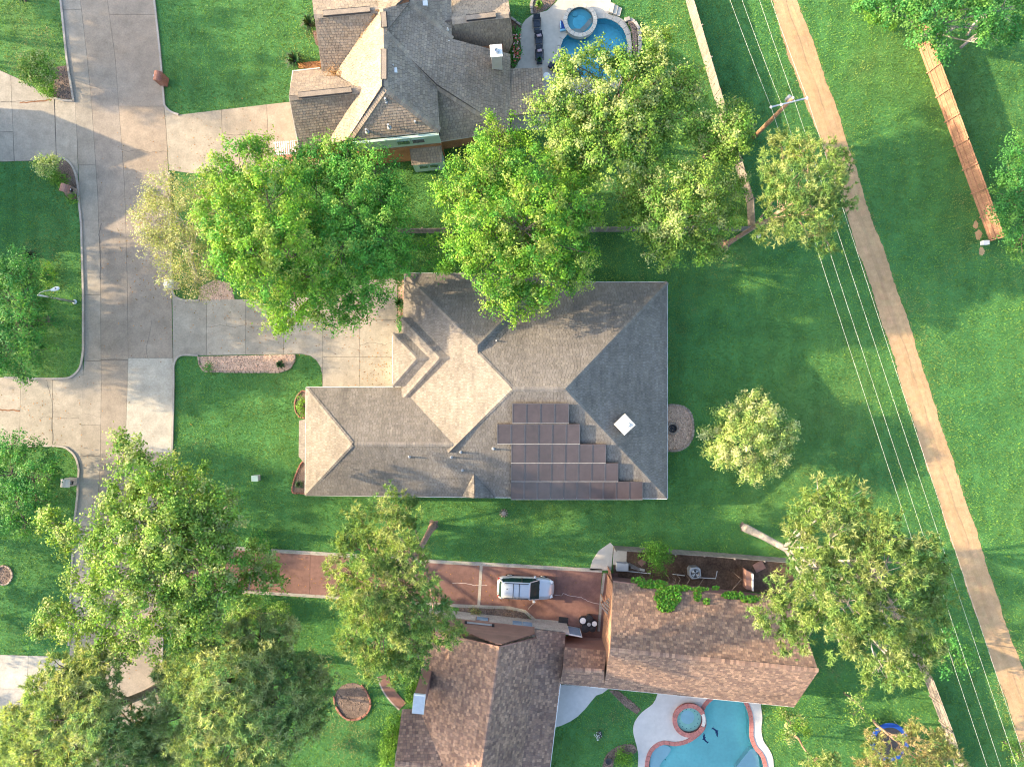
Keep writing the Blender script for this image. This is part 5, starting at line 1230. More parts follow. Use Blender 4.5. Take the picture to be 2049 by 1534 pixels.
for s_ in (-1, 1):
    b = MB(); b.tube([(-1.75, .62 * s_, 1.66), (-1.6, .62 * s_, 1.73), (.05, .62 * s_, 1.73), (.2, .62 * s_, 1.66)], .028, 8); cpart("roof_rail", 'dark', b)
    b = MB(); b.bar((.32, .70 * s_, 1.58), (1.1, .80 * s_, 1.0), .06, .06); cpart("pillar", 'carpaint', b)
    b = MB(); b.bar((-1.98, .68 * s_, 1.54), (-2.22, .72 * s_, 1.0), .12, .08); cpart("pillar", 'carpaint', b)
    b = MB(); b.bar((-.35, .725 * s_, 1.6), (-.35, .90 * s_, .98), .08, .05); cpart("pillar", 'dark', b)
    b = MB(); b.box((.72, 1.0 * s_, 1.0), (.2, .22, .16), 0, bevel=.04); cpart("wing_mirror", 'carpaint', b)
    b = MB(); b.box((2.12, .6 * s_, .76), (.3, .26, .14), -.45 * s_, bevel=.04); cpart("headlight", 'lamp_clear', b)
    b = MB(); b.box((-2.25, .68 * s_, .85), (.14, .22, .22), .3 * s_, bevel=.03); cpart("tail_light", 'lamp_red', b)
    for x in (-1.38, 1.42):
        wr = empty("wheel", (0, 0, 0)); wr.parent = car; wr.location = (x, .82 * s_, .335)
        b = MB(); n = 24; prof_ = [(.335, -.1), (.345, -.06), (.345, .06), (.335, .1), (.24, .11), (.22, .1)]
        vs = [(r_ * math.cos(2 * math.pi * j / n), yy * s_, r_ * math.sin(2 * math.pi * j / n)) for r_, yy in prof_ for j in range(n)]
        b.mesh(vs, [(i * n + j, i * n + (j + 1) % n, (i + 1) * n + (j + 1) % n, (i + 1) * n + j) for i in range(len(prof_) - 1) for j in range(n)]); cpart("tyre", 'rubber', b, wr)
        b = MB(); vs = [(.23 * math.cos(2 * math.pi * j / n), .085 * s_, .23 * math.sin(2 * math.pi * j / n)) for j in range(n)]; b.mesh(vs, [tuple(range(n))])
        for j in range(5):
            t = j * 1.2566; b.bar((0, .1 * s_, 0), (.2 * math.cos(t), .1 * s_, .2 * math.sin(t)), .05, .03, up=(0, 1, 0))
        cpart("rim", 'steel', b, wr)
for x in (-1.05, -.55):
    b = MB(); b.tube([(x, -.62, 1.73), (x, .62, 1.73)], .025, 8); cpart("cross_bar", 'dark', b)
b = MB(); b.box((-1.55, .12, 1.72), (.12, .03, .05), 0); cpart("antenna", 'dark', b)
b = MB(); b.bar((1.06, -.5, 1.07), (1.14, .1, 1.04), .02, .02); cpart("wiper", 'dark', b)
b = MB(); b.bar((1.06, .1, 1.07), (1.14, .62, 1.03), .02, .02); cpart("wiper", 'dark', b)
# ---------------------------------------------------------------- foliage
NR = np.random.default_rng(11)
def raw_mesh(name, verts, nper, tints, mat, parent, origin, kind=None):
    """verts (N*nper,3): N separate faces of nper corners"""
    N = len(verts) // nper; me = bpy.data.meshes.new(name)
    v = (np.asarray(verts, dtype=np.float32) - np.array(origin, dtype=np.float32)).ravel()
    me.vertices.add(N * nper); me.vertices.foreach_set('co', v)
    me.loops.add(N * nper); me.loops.foreach_set('vertex_index', np.arange(N * nper, dtype=np.int32))
    me.polygons.add(N); me.polygons.foreach_set('loop_start', np.arange(0, N * nper, nper, dtype=np.int32))
    me.update(calc_edges=True)
    me.materials.append(mat)
    at = me.attributes.new('tint', 'FLOAT_COLOR', 'FACE'); c = np.ones((N, 4), dtype=np.float32); c[:, :3] = tints; at.data.foreach_set('color', c.ravel())
    o = link_mesh(name, me, parent, origin); return tag(o, kind=kind)
def unit(a): return a / (np.linalg.norm(a, axis=1, keepdims=True) + 1e-9)
def leaves(c, nrm, size, aspect):
    """diamond leaves -> (4N,3)"""
    N = len(c); t = unit(np.cross(nrm, NR.normal(size=(N, 3)))); b = np.cross(nrm, t)
    L = (size * .5)[:, None]; W = (size * .5 * aspect)[:, None]
    return np.stack([c - t * L, c + b * W - nrm * L * .18, c + t * L, c - b * W - nrm * L * .18], 1).reshape(-1, 3)
PALS = dict(  # leaf albedo palettes: (mean colours)
    maple=[(.18, .38, .036), (.24, .42, .04), (.11, .31, .04), (.33, .43, .09)],
    sycamore=[(.24, .37, .06), (.29, .41, .08), (.16, .31, .05), (.39, .44, .16)],
    green=[(.065, .24, .055), (.09, .27, .055), (.05, .20, .05), (.13, .29, .06)],
    pine=[(.30, .40, .11), (.24, .36, .10), (.42, .47, .18), (.16, .29, .09)],
    shadedmaple=[(.10, .31, .045), (.14, .35, .05), (.075, .26, .045), (.22, .38, .07)],  # maple greens darkened to stand for the shade on its right half
    pinegrey=[(.38, .47, .17), (.31, .43, .15), (.50, .54, .24), (.22, .36, .13)],
    pale=[(.36, .43, .14), (.45, .49, .22), (.28, .38, .10), (.20, .32, .08)],
    bud=[(.34, .36, .13), (.27, .33, .10), (.42, .42, .22)],
    shrub=[(.14, .28, .04), (.19, .33, .05), (.10, .23, .04), (.34, .40, .16)],
    hedge=[(.12, .28, .03), (.16, .32, .04), (.10, .23, .03)],
    dry=[(.40, .34, .17), (.30, .32, .12), (.25, .31, .10)])
for _k, _m in (('sycamore', (.78, .86, .85)), ('maple', (.84, .88, .9)), ('pine', (.80, .84, .86)), ('pinegrey', (.84, .86, .9)), ('pale', (1.12, 1.1, 1.15))):
    PALS[_k] = [tuple(a_ * b_ for a_, b_ in zip(c_, _m)) for c_ in PALS[_k]]
def tree(name, label, lobes, top, pal, kind='leaf', base=None, dens=1.0, leaf=.24, bark='bark', trunk_r=.24, drop=.35, flat=.72, cat="tree", group=None, bare=1.0, twig=1.0, mid=None, clump=.5, lobz=None, hang=0.0):
    """crown lobes as (pixel x, pixel y, radius in pixels[, height of lobe centre]); trunk, limbs and twigs lead to them"""
    cxm = sum(l[0] * l[2] for l in lobes) / sum(l[2] for l in lobes); cym = sum(l[1] * l[2] for l in lobes) / sum(l[2] for l in lobes)
    far = max(math.hypot(l[0] - cxm, l[1] - cym) for l in lobes) + 1e-6
    L3 = []
    for l in lobes:
        d = math.hypot(l[0] - cxm, l[1] - cym) / far
        r0 = l[2] / 25.0
        z = l[3] if len(l) > 3 else max(top * .35, top - r0 * flat - top * drop * d * d - rnd.uniform(0, .08) * top)
        r = l[2] * (CAM_H - z) / FPX; L3.append((P(l[0], l[1], z), r))
    zmid = mid or top * .55
    bp = P(*base, 0) if base else P(cxm, cym, zmid)
    bp = Vector((bp.x, bp.y, 0)); root = empty(name, bp, label, cat, group)
    # woody parts
    tb = MB(); hub = sum((c for c, r in L3), Vector()) / len(L3); hub = Vector((hub.x, hub.y, zmid))
    tr = []
    for k in range(6):
        t = k / 5; q = bp.lerp(hub, t) + Vector((rnd.uniform(-.1, .1), rnd.uniform(-.1, .1), 0)) * (0 if k == 0 else 1); q.z = zmid * t; tr.append(q)
    tops = Vector((hub.x, hub.y, top * .9))
    tb.tube([tr[0] - Vector((0, 0, .1))] + tr + [tr[-1].lerp(tops, .6)], [trunk_r * 1.5, trunk_r * 1.2] + [trunk_r * (1 - .09 * k) for k in range(1, 6)] + [trunk_r * .3], 9)
    tb.build("trunk", M[bark], root, smooth=True)
    bb = MB(); allc = []; alln = []; alls = []; allt = []; needles = []
    pl = PALS[pal]
    for c, r in L3:
        st_ = tr[rnd.randint(2, 5)]; m_ = st_.lerp(c, .5) + Vector((rnd.uniform(-.4, .4), rnd.uniform(-.4, .4), rnd.uniform(.1, .6)))
        rr = trunk_r * rnd.uniform(.25, .42)
        bb.tube(smooth_line([tuple(st_), tuple(m_), tuple(c + Vector((0, 0, -.1)))], 4), [rr * (1 - .085 * k) for k in range(9)], 6, cap=False)
        n = max(6, int(dens * (13 if kind == 'leaf' else 15) * r * r / (clump * clump * 4)))
        dirs = unit(NR.normal(size=(n, 3))); rad = NR.uniform(.25, 1.0, n) ** .45
        keep = ~((dirs[:, 2] < -.35) & (NR.random(n) < .7)); dirs = dirs[keep]; rad = rad[keep]
        cl = np.array(c)[None] + dirs * rad[:, None] * np.array([r, r, r * flat])[None]
        ntw = int(min(len(cl), (4 + r * 3) * twig))
        for k in range(ntw):
            e = Vector(cl[k]); s0 = c.lerp(st_, rnd.uniform(0, .25)); mm = s0.lerp(e, .55) + Vector((rnd.uniform(-.2, .2), rnd.uniform(-.2, .2), rnd.uniform(0, .25)))
            bb.tube([s0, mm, e], [rr * .35, rr * .22, rr * .08], 4, cap=False)
        for q, dr in zip(cl, dirs):
            base_c = np.array(pl[NR.integers(len(pl))]) * NR.uniform(.75, 1.25)
            cr = clump * NR.uniform(.7, 1.25)
            if kind == 'leaf':
                k = max(4, int(78 * bare * NR.uniform(.6, 1.4)))
                fl = np.array([dr[0], dr[1], dr[2] * .35]); o = NR.normal(size=(k, 3)) * np.array([.42, .42, .30]) * cr + fl[None] * NR.uniform(-.8, 1.1, (k, 1)) * cr
                pos = q[None] + o
                nn = unit(np.array([0, 0, .75])[None] + unit(o) * .55 + dr[None] * .35 + NR.normal(size=(k, 3)) * .6)
                allc.append(pos); alln.append(nn); alls.append(.74 * leaf * NR.uniform(.6, 1.25, k)); allt.append(base_c[None] * NR.uniform(.72, 1.28, (k, 1)) * (1 + NR.normal(size=(k, 3)) * .05))
            else:
                for _ in range(max(1, int(11 * bare))):
                    ctr = q + NR.normal(size=3) * np.array([.5, .5, .3]) * cr
                    k = 13; dv = unit(NR.normal(size=(k, 3)) * np.array([1, 1, .55]) + dr[None] * .45 + np.array([0, 0, .38 - hang])[None]); ln = .8 * leaf * NR.uniform(.6, 1.25, k)
                    sd = unit(np.cross(dv, NR.normal(size=(k, 3)))) * (.030 * leaf / .36)
                    tip = ctr[None] + dv * ln[:, None]; needles.append(np.stack([ctr[None] - sd, ctr[None] + sd, tip], 1).reshape(-1, 3))
                    allt.append(base_c[None] * NR.uniform(.7, 1.35, (k, 1)))
    if bb.f: bb.build("branches", M[bark], root, smooth=True)
    if kind == 'leaf':
        v = leaves(np.concatenate(allc), np.concatenate(alln), np.concatenate(alls), .62)
        raw_mesh("crown", v, 4, np.clip(np.concatenate(allt), .01, .9), M['leaf'], root, bp)
    else:
        raw_mesh("crown", np.concatenate(needles), 3, np.clip(np.concatenate(allt), .01, .9), M['needle'], root, bp)
    return root
# the trees in the picture
tree("maple_tree", "dense bright green maple left of centre, its left half", [(480, 335, 62), (455, 420, 62), (540, 400, 80), (500, 500, 75), (450, 500, 45), (560, 480, 70), (530, 560, 62), (590, 600, 58), (560, 625, 36), (625, 560, 55), (440, 360, 36), (520, 300, 28)], 13.5, 'maple', dens=1.15)
tree("maple_tree", "broad maple left of centre, its shade-coloured right half by the garage court", [(640, 330, 52), (690, 320, 50), (750, 350, 55), (620, 400, 75), (700, 420, 88), (775, 410, 52), (770, 480, 60), (680, 500, 85), (730, 550, 62), (660, 600, 60), (700, 620, 38), (790, 530, 35), (590, 340, 40)], 11.0, 'shadedmaple', dens=1.1)
tree("maple_tree", "tall bright maple overhanging the main house's upper roof", [(1000, 290, 60), (945, 370, 62), (985, 340, 60), (1060, 370, 88), (1130, 410, 70), (1050, 460, 90), (960, 460, 70), (1120, 490, 70), (990, 520, 70), (1060, 540, 80), (1150, 530, 48), (1045, 600, 46), (1010, 600, 40), (880, 500, 42), (920, 520, 40), (900, 390, 38), (1150, 340, 60), (1180, 440, 26)], 13.5, 'maple', dens=1.1, trunk_r=.3)
tree("maple_tree", "big pale green tree between the upper pool and the fence", [(1150, 128, 34), (1200, 122, 36), (1255, 128, 36), (1300, 95, 40), (1322, 65, 26), (1160, 185, 60), (1235, 185, 75), (1310, 165, 62), (1370, 175, 45), (1200, 260, 75), (1280, 255, 75), (1345, 240, 55), (1120, 245, 55), (1090, 220, 32), (1220, 320, 55), (1300, 310, 50), (1150, 290, 45)], 12.0, 'sycamore', dens=1.1, leaf=.25, drop=.2, mid=8.5)
tree("young_tree", "small tree leaning over the grey fence by the utility pole", [(1440, 250, 46), (1475, 215, 28), (1415, 265, 36), (1450, 300, 38), (1485, 300, 28), (1465, 265, 38), (1405, 290, 24), (1480, 250, 28)], 10.5, 'sycamore', dens=1.1, drop=.2, mid=5.5)
tree("oak_tree", "pale green tree at the grey fence corner behind the main house", [(1285, 385, 48), (1340, 380, 55), (1400, 375, 50), (1445, 395, 40), (1300, 440, 50), (1365, 440, 58), (1425, 445, 45), (1330, 495, 38), (1340, 520, 20), (1400, 495, 34), (1435, 490, 26), (1260, 410, 36), (1470, 370, 26), (1385, 350, 36)], 11.5, 'sycamore', dens=1.2)
tree("pine_tree", "pine tree beside the dirt track below the utility pole", [(1565, 305, 38), (1600, 300, 36), (1640, 310, 40), (1675, 330, 30), (1550, 360, 40), (1600, 365, 50), (1655, 375, 46), (1685, 395, 26), (1555, 415, 36), (1610, 425, 46), (1650, 430, 34), (1565, 460, 22), (1620, 475, 22), (1650, 492, 18), (1530, 470, 18)], 16.0, 'pine', 'needle', (1452, 489), dens=.95, leaf=.36, bark='redbark', trunk_r=.2, mid=12)
tree("young_tree", "round pale-leaved young tree alone on the back lawn", [(1508, 805, 26), (1465, 840, 36), (1520, 845, 42), (1555, 870, 36), (1435, 880, 34), (1490, 890, 52), (1545, 910, 38), (1490, 935, 30), (1515, 945, 26), (1455, 910, 30), (1580, 860, 18)], 6.0, 'pale', dens=1.2, leaf=.2, clump=.4, trunk_r=.12)
tree("pine_tree", "big pine tree over the lower right house, light trunk leaning right", [(1640, 985, 40), (1690, 1000, 42), (1610, 1030, 36), (1600, 1075, 34), (1660, 1060, 56), (1730, 1060, 52), (1790, 1070, 46), (1840, 1100, 42), (1870, 1130, 30), (1620, 1130, 46), (1700, 1130, 62), (1780, 1140, 62), (1850, 1170, 50), (1880, 1200, 28), (1560, 1180, 34), (1620, 1200, 50), (1700, 1210, 60), (1780, 1220, 62), (1850, 1240, 46), (1550, 1235, 38), (1610, 1260, 42), (1680, 1280, 42), (1750, 1290, 56), (1820, 1300, 50), (1860, 1290, 34), (1760, 1345, 36), (1800, 1340, 34), (1580, 1280, 28)], 18.5, 'pine', 'needle', (1492, 1056), dens=.92, leaf=.38, bark='palebark', trunk_r=.3, mid=14, drop=.25)
tree("young_tree", "small vivid green tree between lower fence and dirt track", [(1900, 1270, 22), (1915, 1300, 26), (1890, 1300, 22), (1930, 1325, 16), (1905, 1335, 16)], 5.0, 'green', dens=1.0, trunk_r=.08)
tree("pine_tree", "pine tree between the main house and the red driveway", [(795, 1010, 34), (760, 1015, 22), (725, 1045, 34), (775, 1050, 44), (820, 1045, 24), (700, 1085, 30), (750, 1100, 52), (805, 1105, 46), (690, 1140, 38), (745, 1165, 60), (810, 1170, 56), (855, 1150, 30), (690, 1200, 38), (740, 1230, 58), (810, 1235, 58), (860, 1220, 44), (895, 1250, 30), (915, 1280, 18), (700, 1265, 36), (760, 1290, 52), (820, 1300, 42), (800, 1335, 34), (845, 1340, 20), (740, 1325, 28), (870, 1275, 24)], 18.5, 'pine', 'needle', (866, 1051), dens=.95, leaf=.36, bark='redbark', trunk_r=.26, mid=13)
tree("sycamore_tree", "huge loose-crowned sycamore overhanging the lower street", [(245, 895, 24, 13), (275, 900, 26, 11.5), (265, 935, 34, 13.5), (305, 955, 44, 12), (350, 945, 34, 9.5), (390, 965, 36, 8), (255, 985, 40), (310, 1010, 56), (370, 1020, 56), (425, 1010, 40), (470, 1000, 20), (225, 1035, 40), (275, 1065, 56), (340, 1080, 64), (410, 1070, 52), (455, 1060, 36), (105, 1055, 30), (90, 1045, 20), (130, 1080, 26), (150, 1065, 18), (200, 1100, 36), (250, 1130, 56), (320, 1150, 62), (390, 1140, 56), (450, 1125, 44), (510, 1130, 38), (545, 1150, 26), (175, 1165, 42), (230, 1195, 52), (300, 1215, 56), (370, 1210, 52), (440, 1195, 46), (500, 1180, 34), (115, 1230, 32), (150, 1250, 40), (90, 1255, 22), (210, 1260, 46), (280, 1280, 40), (430, 985, 26, 7.5), (350, 1260, 44), (240, 1300, 30), (400, 1240, 40)], 15.5, 'sycamore', dens=1.05, leaf=.27, bark='palebark', trunk_r=.34, drop=.4)
tree("pine_tree", "olive pine in the lower left corner with dark trunk", [(130, 1335, 38), (180, 1325, 38), (90, 1380, 38), (150, 1390, 50), (205, 1370, 36), (60, 1430, 40), (120, 1440, 52), (180, 1440, 46), (30, 1490, 40), (90, 1500, 56), (160, 1500, 58), (110, 1400, 40), (200, 1420, 44), (40, 1440, 36), (210, 1345, 34), (240, 1460, 44), (285, 1470, 36), (225, 1490, 44), (250, 1530, 40), (20, 1535, 36), (150, 1545, 50), (280, 1500, 30)], 15.0, 'pinegrey', 'needle', (318, 1375), dens=1.25, leaf=.40, bark='bark', trunk_r=.36, mid=11, hang=.3)
tree("pine_tree", "wide soft olive pine at the bottom beside the front lawn", [(345, 1345, 36), (400, 1310, 42), (455, 1285, 46), (520, 1265, 44), (560, 1270, 36), (380, 1380, 50), (450, 1360, 56), (520, 1335, 52), (580, 1335, 42), (625, 1330, 30), (350, 1440, 46), (420, 1430, 56), (490, 1420, 54), (560, 1410, 46), (610, 1400, 36), (640, 1370, 26), (320, 1490, 42), (390, 1500, 52), (460, 1500, 54), (530, 1490, 50), (590, 1460, 40), (620, 1450, 28), (430, 1545, 46), (530, 1540, 42), (640, 1430, 22), (300, 1445, 36), (330, 1530, 40), (330, 1400, 34), (310, 1500, 40)], 14.6, 'pinegrey', 'needle', None, dens=1.2, leaf=.40, bark='bark', trunk_r=.34, mid=10, hang=.3)
tree("shade_tree", "deep green tree at the left edge behind the street lamp", [(30, 530, 36), (65, 550, 34, 4), (20, 590, 46), (66, 606, 36, 3.4), (30, 650, 50), (85, 655, 26, 3.6), (20, 705, 44), (65, 700, 36), (-30, 560, 50), (-40, 660, 60), (40, 750, 20)], 8.0, 'green', dens=1.0, leaf=.22)
tree("shade_tree", "deep green tree at the left edge beside the cream mailbox", [(20, 890, 34), (50, 905, 32), (90, 925, 24), (20, 945, 46), (70, 960, 36), (30, 1005, 46), (75, 1000, 30), (15, 1055, 38), (50, 1050, 26), (-40, 930, 50), (-40, 1010, 55), (105, 940, 14)], 8.0, 'green', dens=.95, leaf=.22)
tree("shade_tree", "leafy tree in the top right corner with bare grey trunks", [(1775, 15, 40), (1820, 40, 40), (1850, 70, 34), (1870, 20, 48), (1880, 95, 24), (1930, 10, 46), (1975, 30, 40), (2020, 20, 46), (2045, 60, 34), (1990, 70, 24), (1830, -20, 50), (1930, -40, 60), (1960, 85, 18), (1730, 10, 22)], 8.5, 'green', dens=.9, leaf=.25, bark='palebark')
tree("shade_tree", "dense dark green tree at the right edge behind the cedar fence", [(2040, 300, 34), (2020, 345, 30), (2045, 380, 40), (2012, 400, 28), (2030, 440, 36), (2045, 490, 26), (2075, 350, 50), (2080, 440, 50)], 6.5, 'green', dens=1.3, leaf=.2)
tree("budding_tree", "sparse budding tree with pale twigs overhanging the street", [(335, 385, 44), (390, 385, 40), (300, 400, 28), (310, 440, 44), (365, 440, 50), (410, 450, 36), (320, 490, 36), (370, 500, 44), (410, 520, 36), (350, 550, 36), (400, 570, 30), (300, 470, 22), (420, 400, 30)], 9.0, 'bud', base=(392, 560), dens=1.7, leaf=.17, bark='palebark', trunk_r=.16, bare=.55, twig=2.2)
tree("pine_tree", "brown-tinged pine at the lower right corner over the trampoline", [(1735, 1480, 26), (1760, 1510, 30), (1800, 1500, 26), (1840, 1480, 30), (1880, 1490, 32), (1860, 1525, 36), (1800, 1540, 36), (1900, 1520, 24), (1735, 1540, 26), (1825, 1455, 18), (1910, 1545, 22)], 10.0, 'dry', 'needle', None, dens=.75, leaf=.36, bark='redbark', trunk_r=.12, twig=2.0)
tree("pine_tree", "small pine treetop at the bottom edge right of the pool", [(1635, 1515, 22), (1660, 1530, 26), (1620, 1540, 24), (1640, 1545, 24)], 9.0, 'pine', 'needle', None, dens=.9, leaf=.36, bark='redbark', trunk_r=.1)
tree("young_tree", "thin wispy tree on the lawn above the trampoline", [(1715, 1405, 22), (1730, 1390, 16), (1708, 1430, 20), (1735, 1430, 18)], 5.0, 'sycamore', dens=.5, leaf=.18, bare=.5, trunk_r=.07, twig=2)
tree("young_tree", "small yellow-green tree at the lower house's right corner", [(1580, 1440, 24), (1600, 1455, 18), (1578, 1470, 18), (1565, 1425, 16), (1610, 1465, 14)], 3.5, 'shrub', dens=1.0, leaf=.2, trunk_r=.07)
tree("young_tree", "leafy sapling at the bottom right edge by the track", [(2040, 1500, 18), (2052, 1520, 20)], 4.0, 'shrub', dens=1.0, leaf=.2, trunk_r=.06)
tree("young_tree", "bright green sapling inside the side yard fence", [(1312, 1108, 24), (1300, 1115, 18), (1330, 1112, 18), (1318, 1128, 16)], 3.2, 'hedge', dens=1.3, leaf=.2, trunk_r=.06)
tree("young_tree", "thin shaded sapling beside the round bed on the front lawn", [(625, 1335, 26), (650, 1345, 22), (610, 1350, 22)], 5, 'dry', dens=.5, leaf=.18, bare=.6, trunk_r=.08)
# trees beyond the left edge that throw the long dappled shade over the street and lawns
for (x, y, tp, rr) in ((-62, 35.5, 14, 3.4), (-60, 30.5, 14, 3.0), (-66, 29, 16, 2.6), (-58, 39, 13, 3.0), (-54, 13, 12.5, 3.2), (-56, 8.5, 13, 3.4), (-53, 4.0, 12, 2.8), (-63, 6, 14, 3.2), (-55, -6.5, 12, 3.0), (-57, -11.5, 13, 3.4), (-64, -9, 13, 3), (-55, -18, 10, 3), (-60, -27, 8, 2.6)):
    k = FPX / (CAM_H - tp * .75); cxp, cyp = CX + x * k, CY - y * k; rp = rr * k
    tree("shade_tree", "shade tree beyond the left edge of the picture", [(cxp + rp * .7 * math.cos(t), cyp + rp * .7 * math.sin(t), rp * rnd.uniform(.5, .75)) for t in np.linspace(0, 5.2, 6)] + [(cxp, cyp, rp * .8)], tp, 'green', dens=.6, leaf=.4, clump=.75, drop=.15, group="shade trees across the street")

# ---------------------------------------------------------------- shrubs, hedges, climbers, spiky plants
def shrub(name, label, blobs, pal, leaf=.14, dens=1.0, cat="shrub", flat=.8, clump=.28):
    cx_ = sum(b_[0] for b_ in blobs) / len(blobs); cy_ = sum(b_[1] for b_ in blobs) / len(blobs)
    bp = P(cx_, cy_, 0); root = empty(name, bp, label, cat); sb = MB(); C = []; N_ = []; S = []; T = []; pl = PALS[pal]
    for bl in blobs:
        z = bl[3] if len(bl) > 3 else bl[2] / 23.67 * .8
        c = P(bl[0], bl[1], z); r = bl[2] / 23.67; n = max(6, int(dens * 26 * r * r / (clump * clump * 9)))
        sb.tube([Vector((bp.x, bp.y, 0)), c.lerp(bp, .4), c], [.05, .035, .02], 5, cap=False)
        d = unit(NR.normal(size=(n * 3, 3))); d = d[d[:, 2] > -.3]; q = np.array(c)[None] + d * NR.uniform(.65, 1, (len(d), 1)) * np.array([r, r, r * flat])
        for p_, dd_ in zip(q, d):
            k = 16; o = NR.normal(size=(k, 3)) * clump * .5; bc = np.array(pl[NR.integers(len(pl))]) * NR.uniform(.85, 1.15)
            C.append(p_[None] + o); N_.append(unit(dd_[None] * .7 + np.array([0, 0, .6])[None] + NR.normal(size=(k, 3)) * .4)); S.append(leaf * NR.uniform(.7, 1.2, k)); T.append(bc[None] * NR.uniform(.75, 1.3, (k, 1)))
    C = np.concatenate(C); C[:, 2] = np.maximum(C[:, 2], .04)
    raw_mesh("foliage", leaves(C, np.concatenate(N_), np.concatenate(S), .6), 4, np.clip(np.concatenate(T), .01, .9), M['leaf'], root, bp)
    sb.build("stem", M['bark'], root); return root
shrub("ornamental_tree", "small lit ornamental tree at the top left driveway corner", [(62, 130, 22, 2.3), (85, 125, 20, 2.4), (78, 150, 24, 2.2), (55, 150, 18, 2.0), (95, 150, 18, 2.2), (78, 115, 14, 2.7)], 'shrub', .16)
shrub("shrub", "low yellow-green shrub under the top left ornamental tree", [(95, 180, 15), (84, 172, 14), (102, 188, 9)], 'hedge', .12)
shrub("ornamental_tree", "small pale-leaved ornamental tree below the top left driveway", [(82, 325, 15, 1.9), (100, 325, 16, 1.7), (92, 338, 16, 1.8), (112, 322, 12, 1.5)], 'pale', .15)
shrub("shrub", "clipped oblong bush beside the grey brick mailbox", [(100, 352, 14), (113, 358, 16), (126, 362, 14)], 'hedge', .12)
shrub("shrub", "small round clipped bush below the grey brick mailbox", [(146, 398, 12)], 'hedge', .12)
shrub("shrub", "yellow-green bushes at the foot of the left edge tree", [(90, 535, 12), (98, 550, 13), (94, 565, 11)], 'hedge', .13)
shrub("shrub", "low green shrub on the gravel bed near the street end", [(416, 735, 9)], 'green', .12)
shrub("shrub", "mixed flowering plants in the upper rounded bed", [(603, 800, 7), (602, 815, 8), (606, 826, 7)], 'hedge', .12)
shrub("shrub", "green plants under the garage court's wall bed", [(803, 612, 8), (800, 640, 7), (804, 655, 6)], 'green', .14)
shrub("hedge", "rounded clipped hedge beside the curved red path", [(822, 1360, 16), (826, 1380, 16), (822, 1395, 12)], 'hedge', .13, cat="hedge")
shrub("hedge", "long clipped hedge by the lower house's front corner", [(790, 1448, 17), (782, 1468, 17), (776, 1488, 17), (774, 1508, 16), (776, 1528, 15)], 'hedge', .13, cat="hedge")
shrub("shrub", "leafy ground plants on the curved mulch strip", [(1244, 1508, 12), (1256, 1520, 13), (1242, 1526, 12)], 'hedge', .14)
shrub("shrub", "red-flowered rose bushes in the bed by the loungers", [(1032, 62, 8), (1030, 80, 9), (1034, 98, 10), (1032, 112, 9), (1026, 126, 8)], 'green', .15)
shrub("shrub", "sage-coloured shrub at the side of the big lower sycamore", [(515, 1085, 22), (540, 1095, 16)], 'green', .16)
shrub("shrub", "straggly shrub between sycamore and red driveway", [(500, 1215, 26), (560, 1225, 22), (470, 1240, 22)], 'sycamore', .16)
shrub("shrub", "overgrown shrub at the foot of the top right tree", [(1750, 30, 20, 1.0), (1780, 45, 16, .9), (1740, 5, 20, 1)], 'hedge', .16)
shrub("shrub", "dry weedy plant at the pale brick wall's window", [(955, 1226, 8), (948, 1220, 6)], 'dry', .12)
b = MB()
for k in range(50):
    q = P(1033 + rnd.gauss(0, 4), rnd.choice([75, 100, 104, 110]) + rnd.gauss(0, 6), .75 + rnd.random() * .2); b.box(q, (.09, .09, .05), rnd.random(), rnd.choice([(.75, .12, .08), (.8, .25, .2), (.9, .6, .6)]))
fl = b.build("rose_blossoms", M['flower'], label="red and pink rose blossoms above the loungers' flower bed", cat="flowers", kind='stuff')
def spiky(name, label, px, py, R, n, col, h=.6, cat="plant", w=.045):
    p = P(px, py, 0); root = empty(name, p, label, cat); b = MB()
    for k in range(n):
        t = k * 2.399 + rnd.uniform(-.2, .2); up_ = rnd.uniform(.15, 1.0); L = R / 23.67 * rnd.uniform(.8, 1.1); d = Vector((math.cos(t), math.sin(t), 0)); s_ = Vector((-d.y, d.x, 0)) * w
        p1 = p + d * L * .45 + Vector((0, 0, h * (.5 + up_ * .5))); p2 = p + d * L * (1.05 - .35 * up_) + Vector((0, 0, h * up_ * .9)); b0 = p + Vector((0, 0, .1)); tn = tuple(c_ * rnd.uniform(.7, 1.4) for c_ in col)
        b.face([b0 - s_ * .7, b0 + s_ * .7, p1 + s_, p1 - s_], tn); b.face([p1 - s_, p1 + s_, p2], tn)
    b.build("fronds", M['leaf'], root); c_ = MB(); c_.lathe(p, [(.12, 0), (.1, .15), (.04, .25)], 8); c_.build("stem", M['bark'], root); return root
spiky("palm_plant", "dark spiky palm at the wall of the upper neighbour house", 622, 52, 25, 60, (.035, .075, .03), .9)
spiky("palm_plant", "dark spiky palm beside the pine straw bed", 592, 124, 25, 60, (.035, .085, .03), .8)
spiky("palm_plant", "spiky grey-green plant in the lower rounded bed", 600, 968, 12, 34, (.07, .12, .06), .5)
spiky("palm_plant", "dark spiky plant on the gravel bed near the court", 563, 729, 12, 36, (.035, .075, .03), .5)
spiky("palm_plant", "dark palm fronds beside the garage court wall", 800, 606, 15, 26, (.03, .09, .03), .9)
spiky("palm_plant", "bright green strappy plant in the pool planter", 1079, 12, 11, 40, (.13, .24, .04), .5)
spiky("potted_plant", "round potted plant below the lowest lounger", 1079, 124, 7, 46, (.03, .11, .04), .6)
spiky("palm_plant", "palm-like plant under the left edge tree", 66, 512, 16, 34, (.03, .06, .03), .8)
spiky("palm_plant", "dark spiky plant at the top left edge of the lawn", 52, 2, 14, 30, (.03, .06, .03), .8)
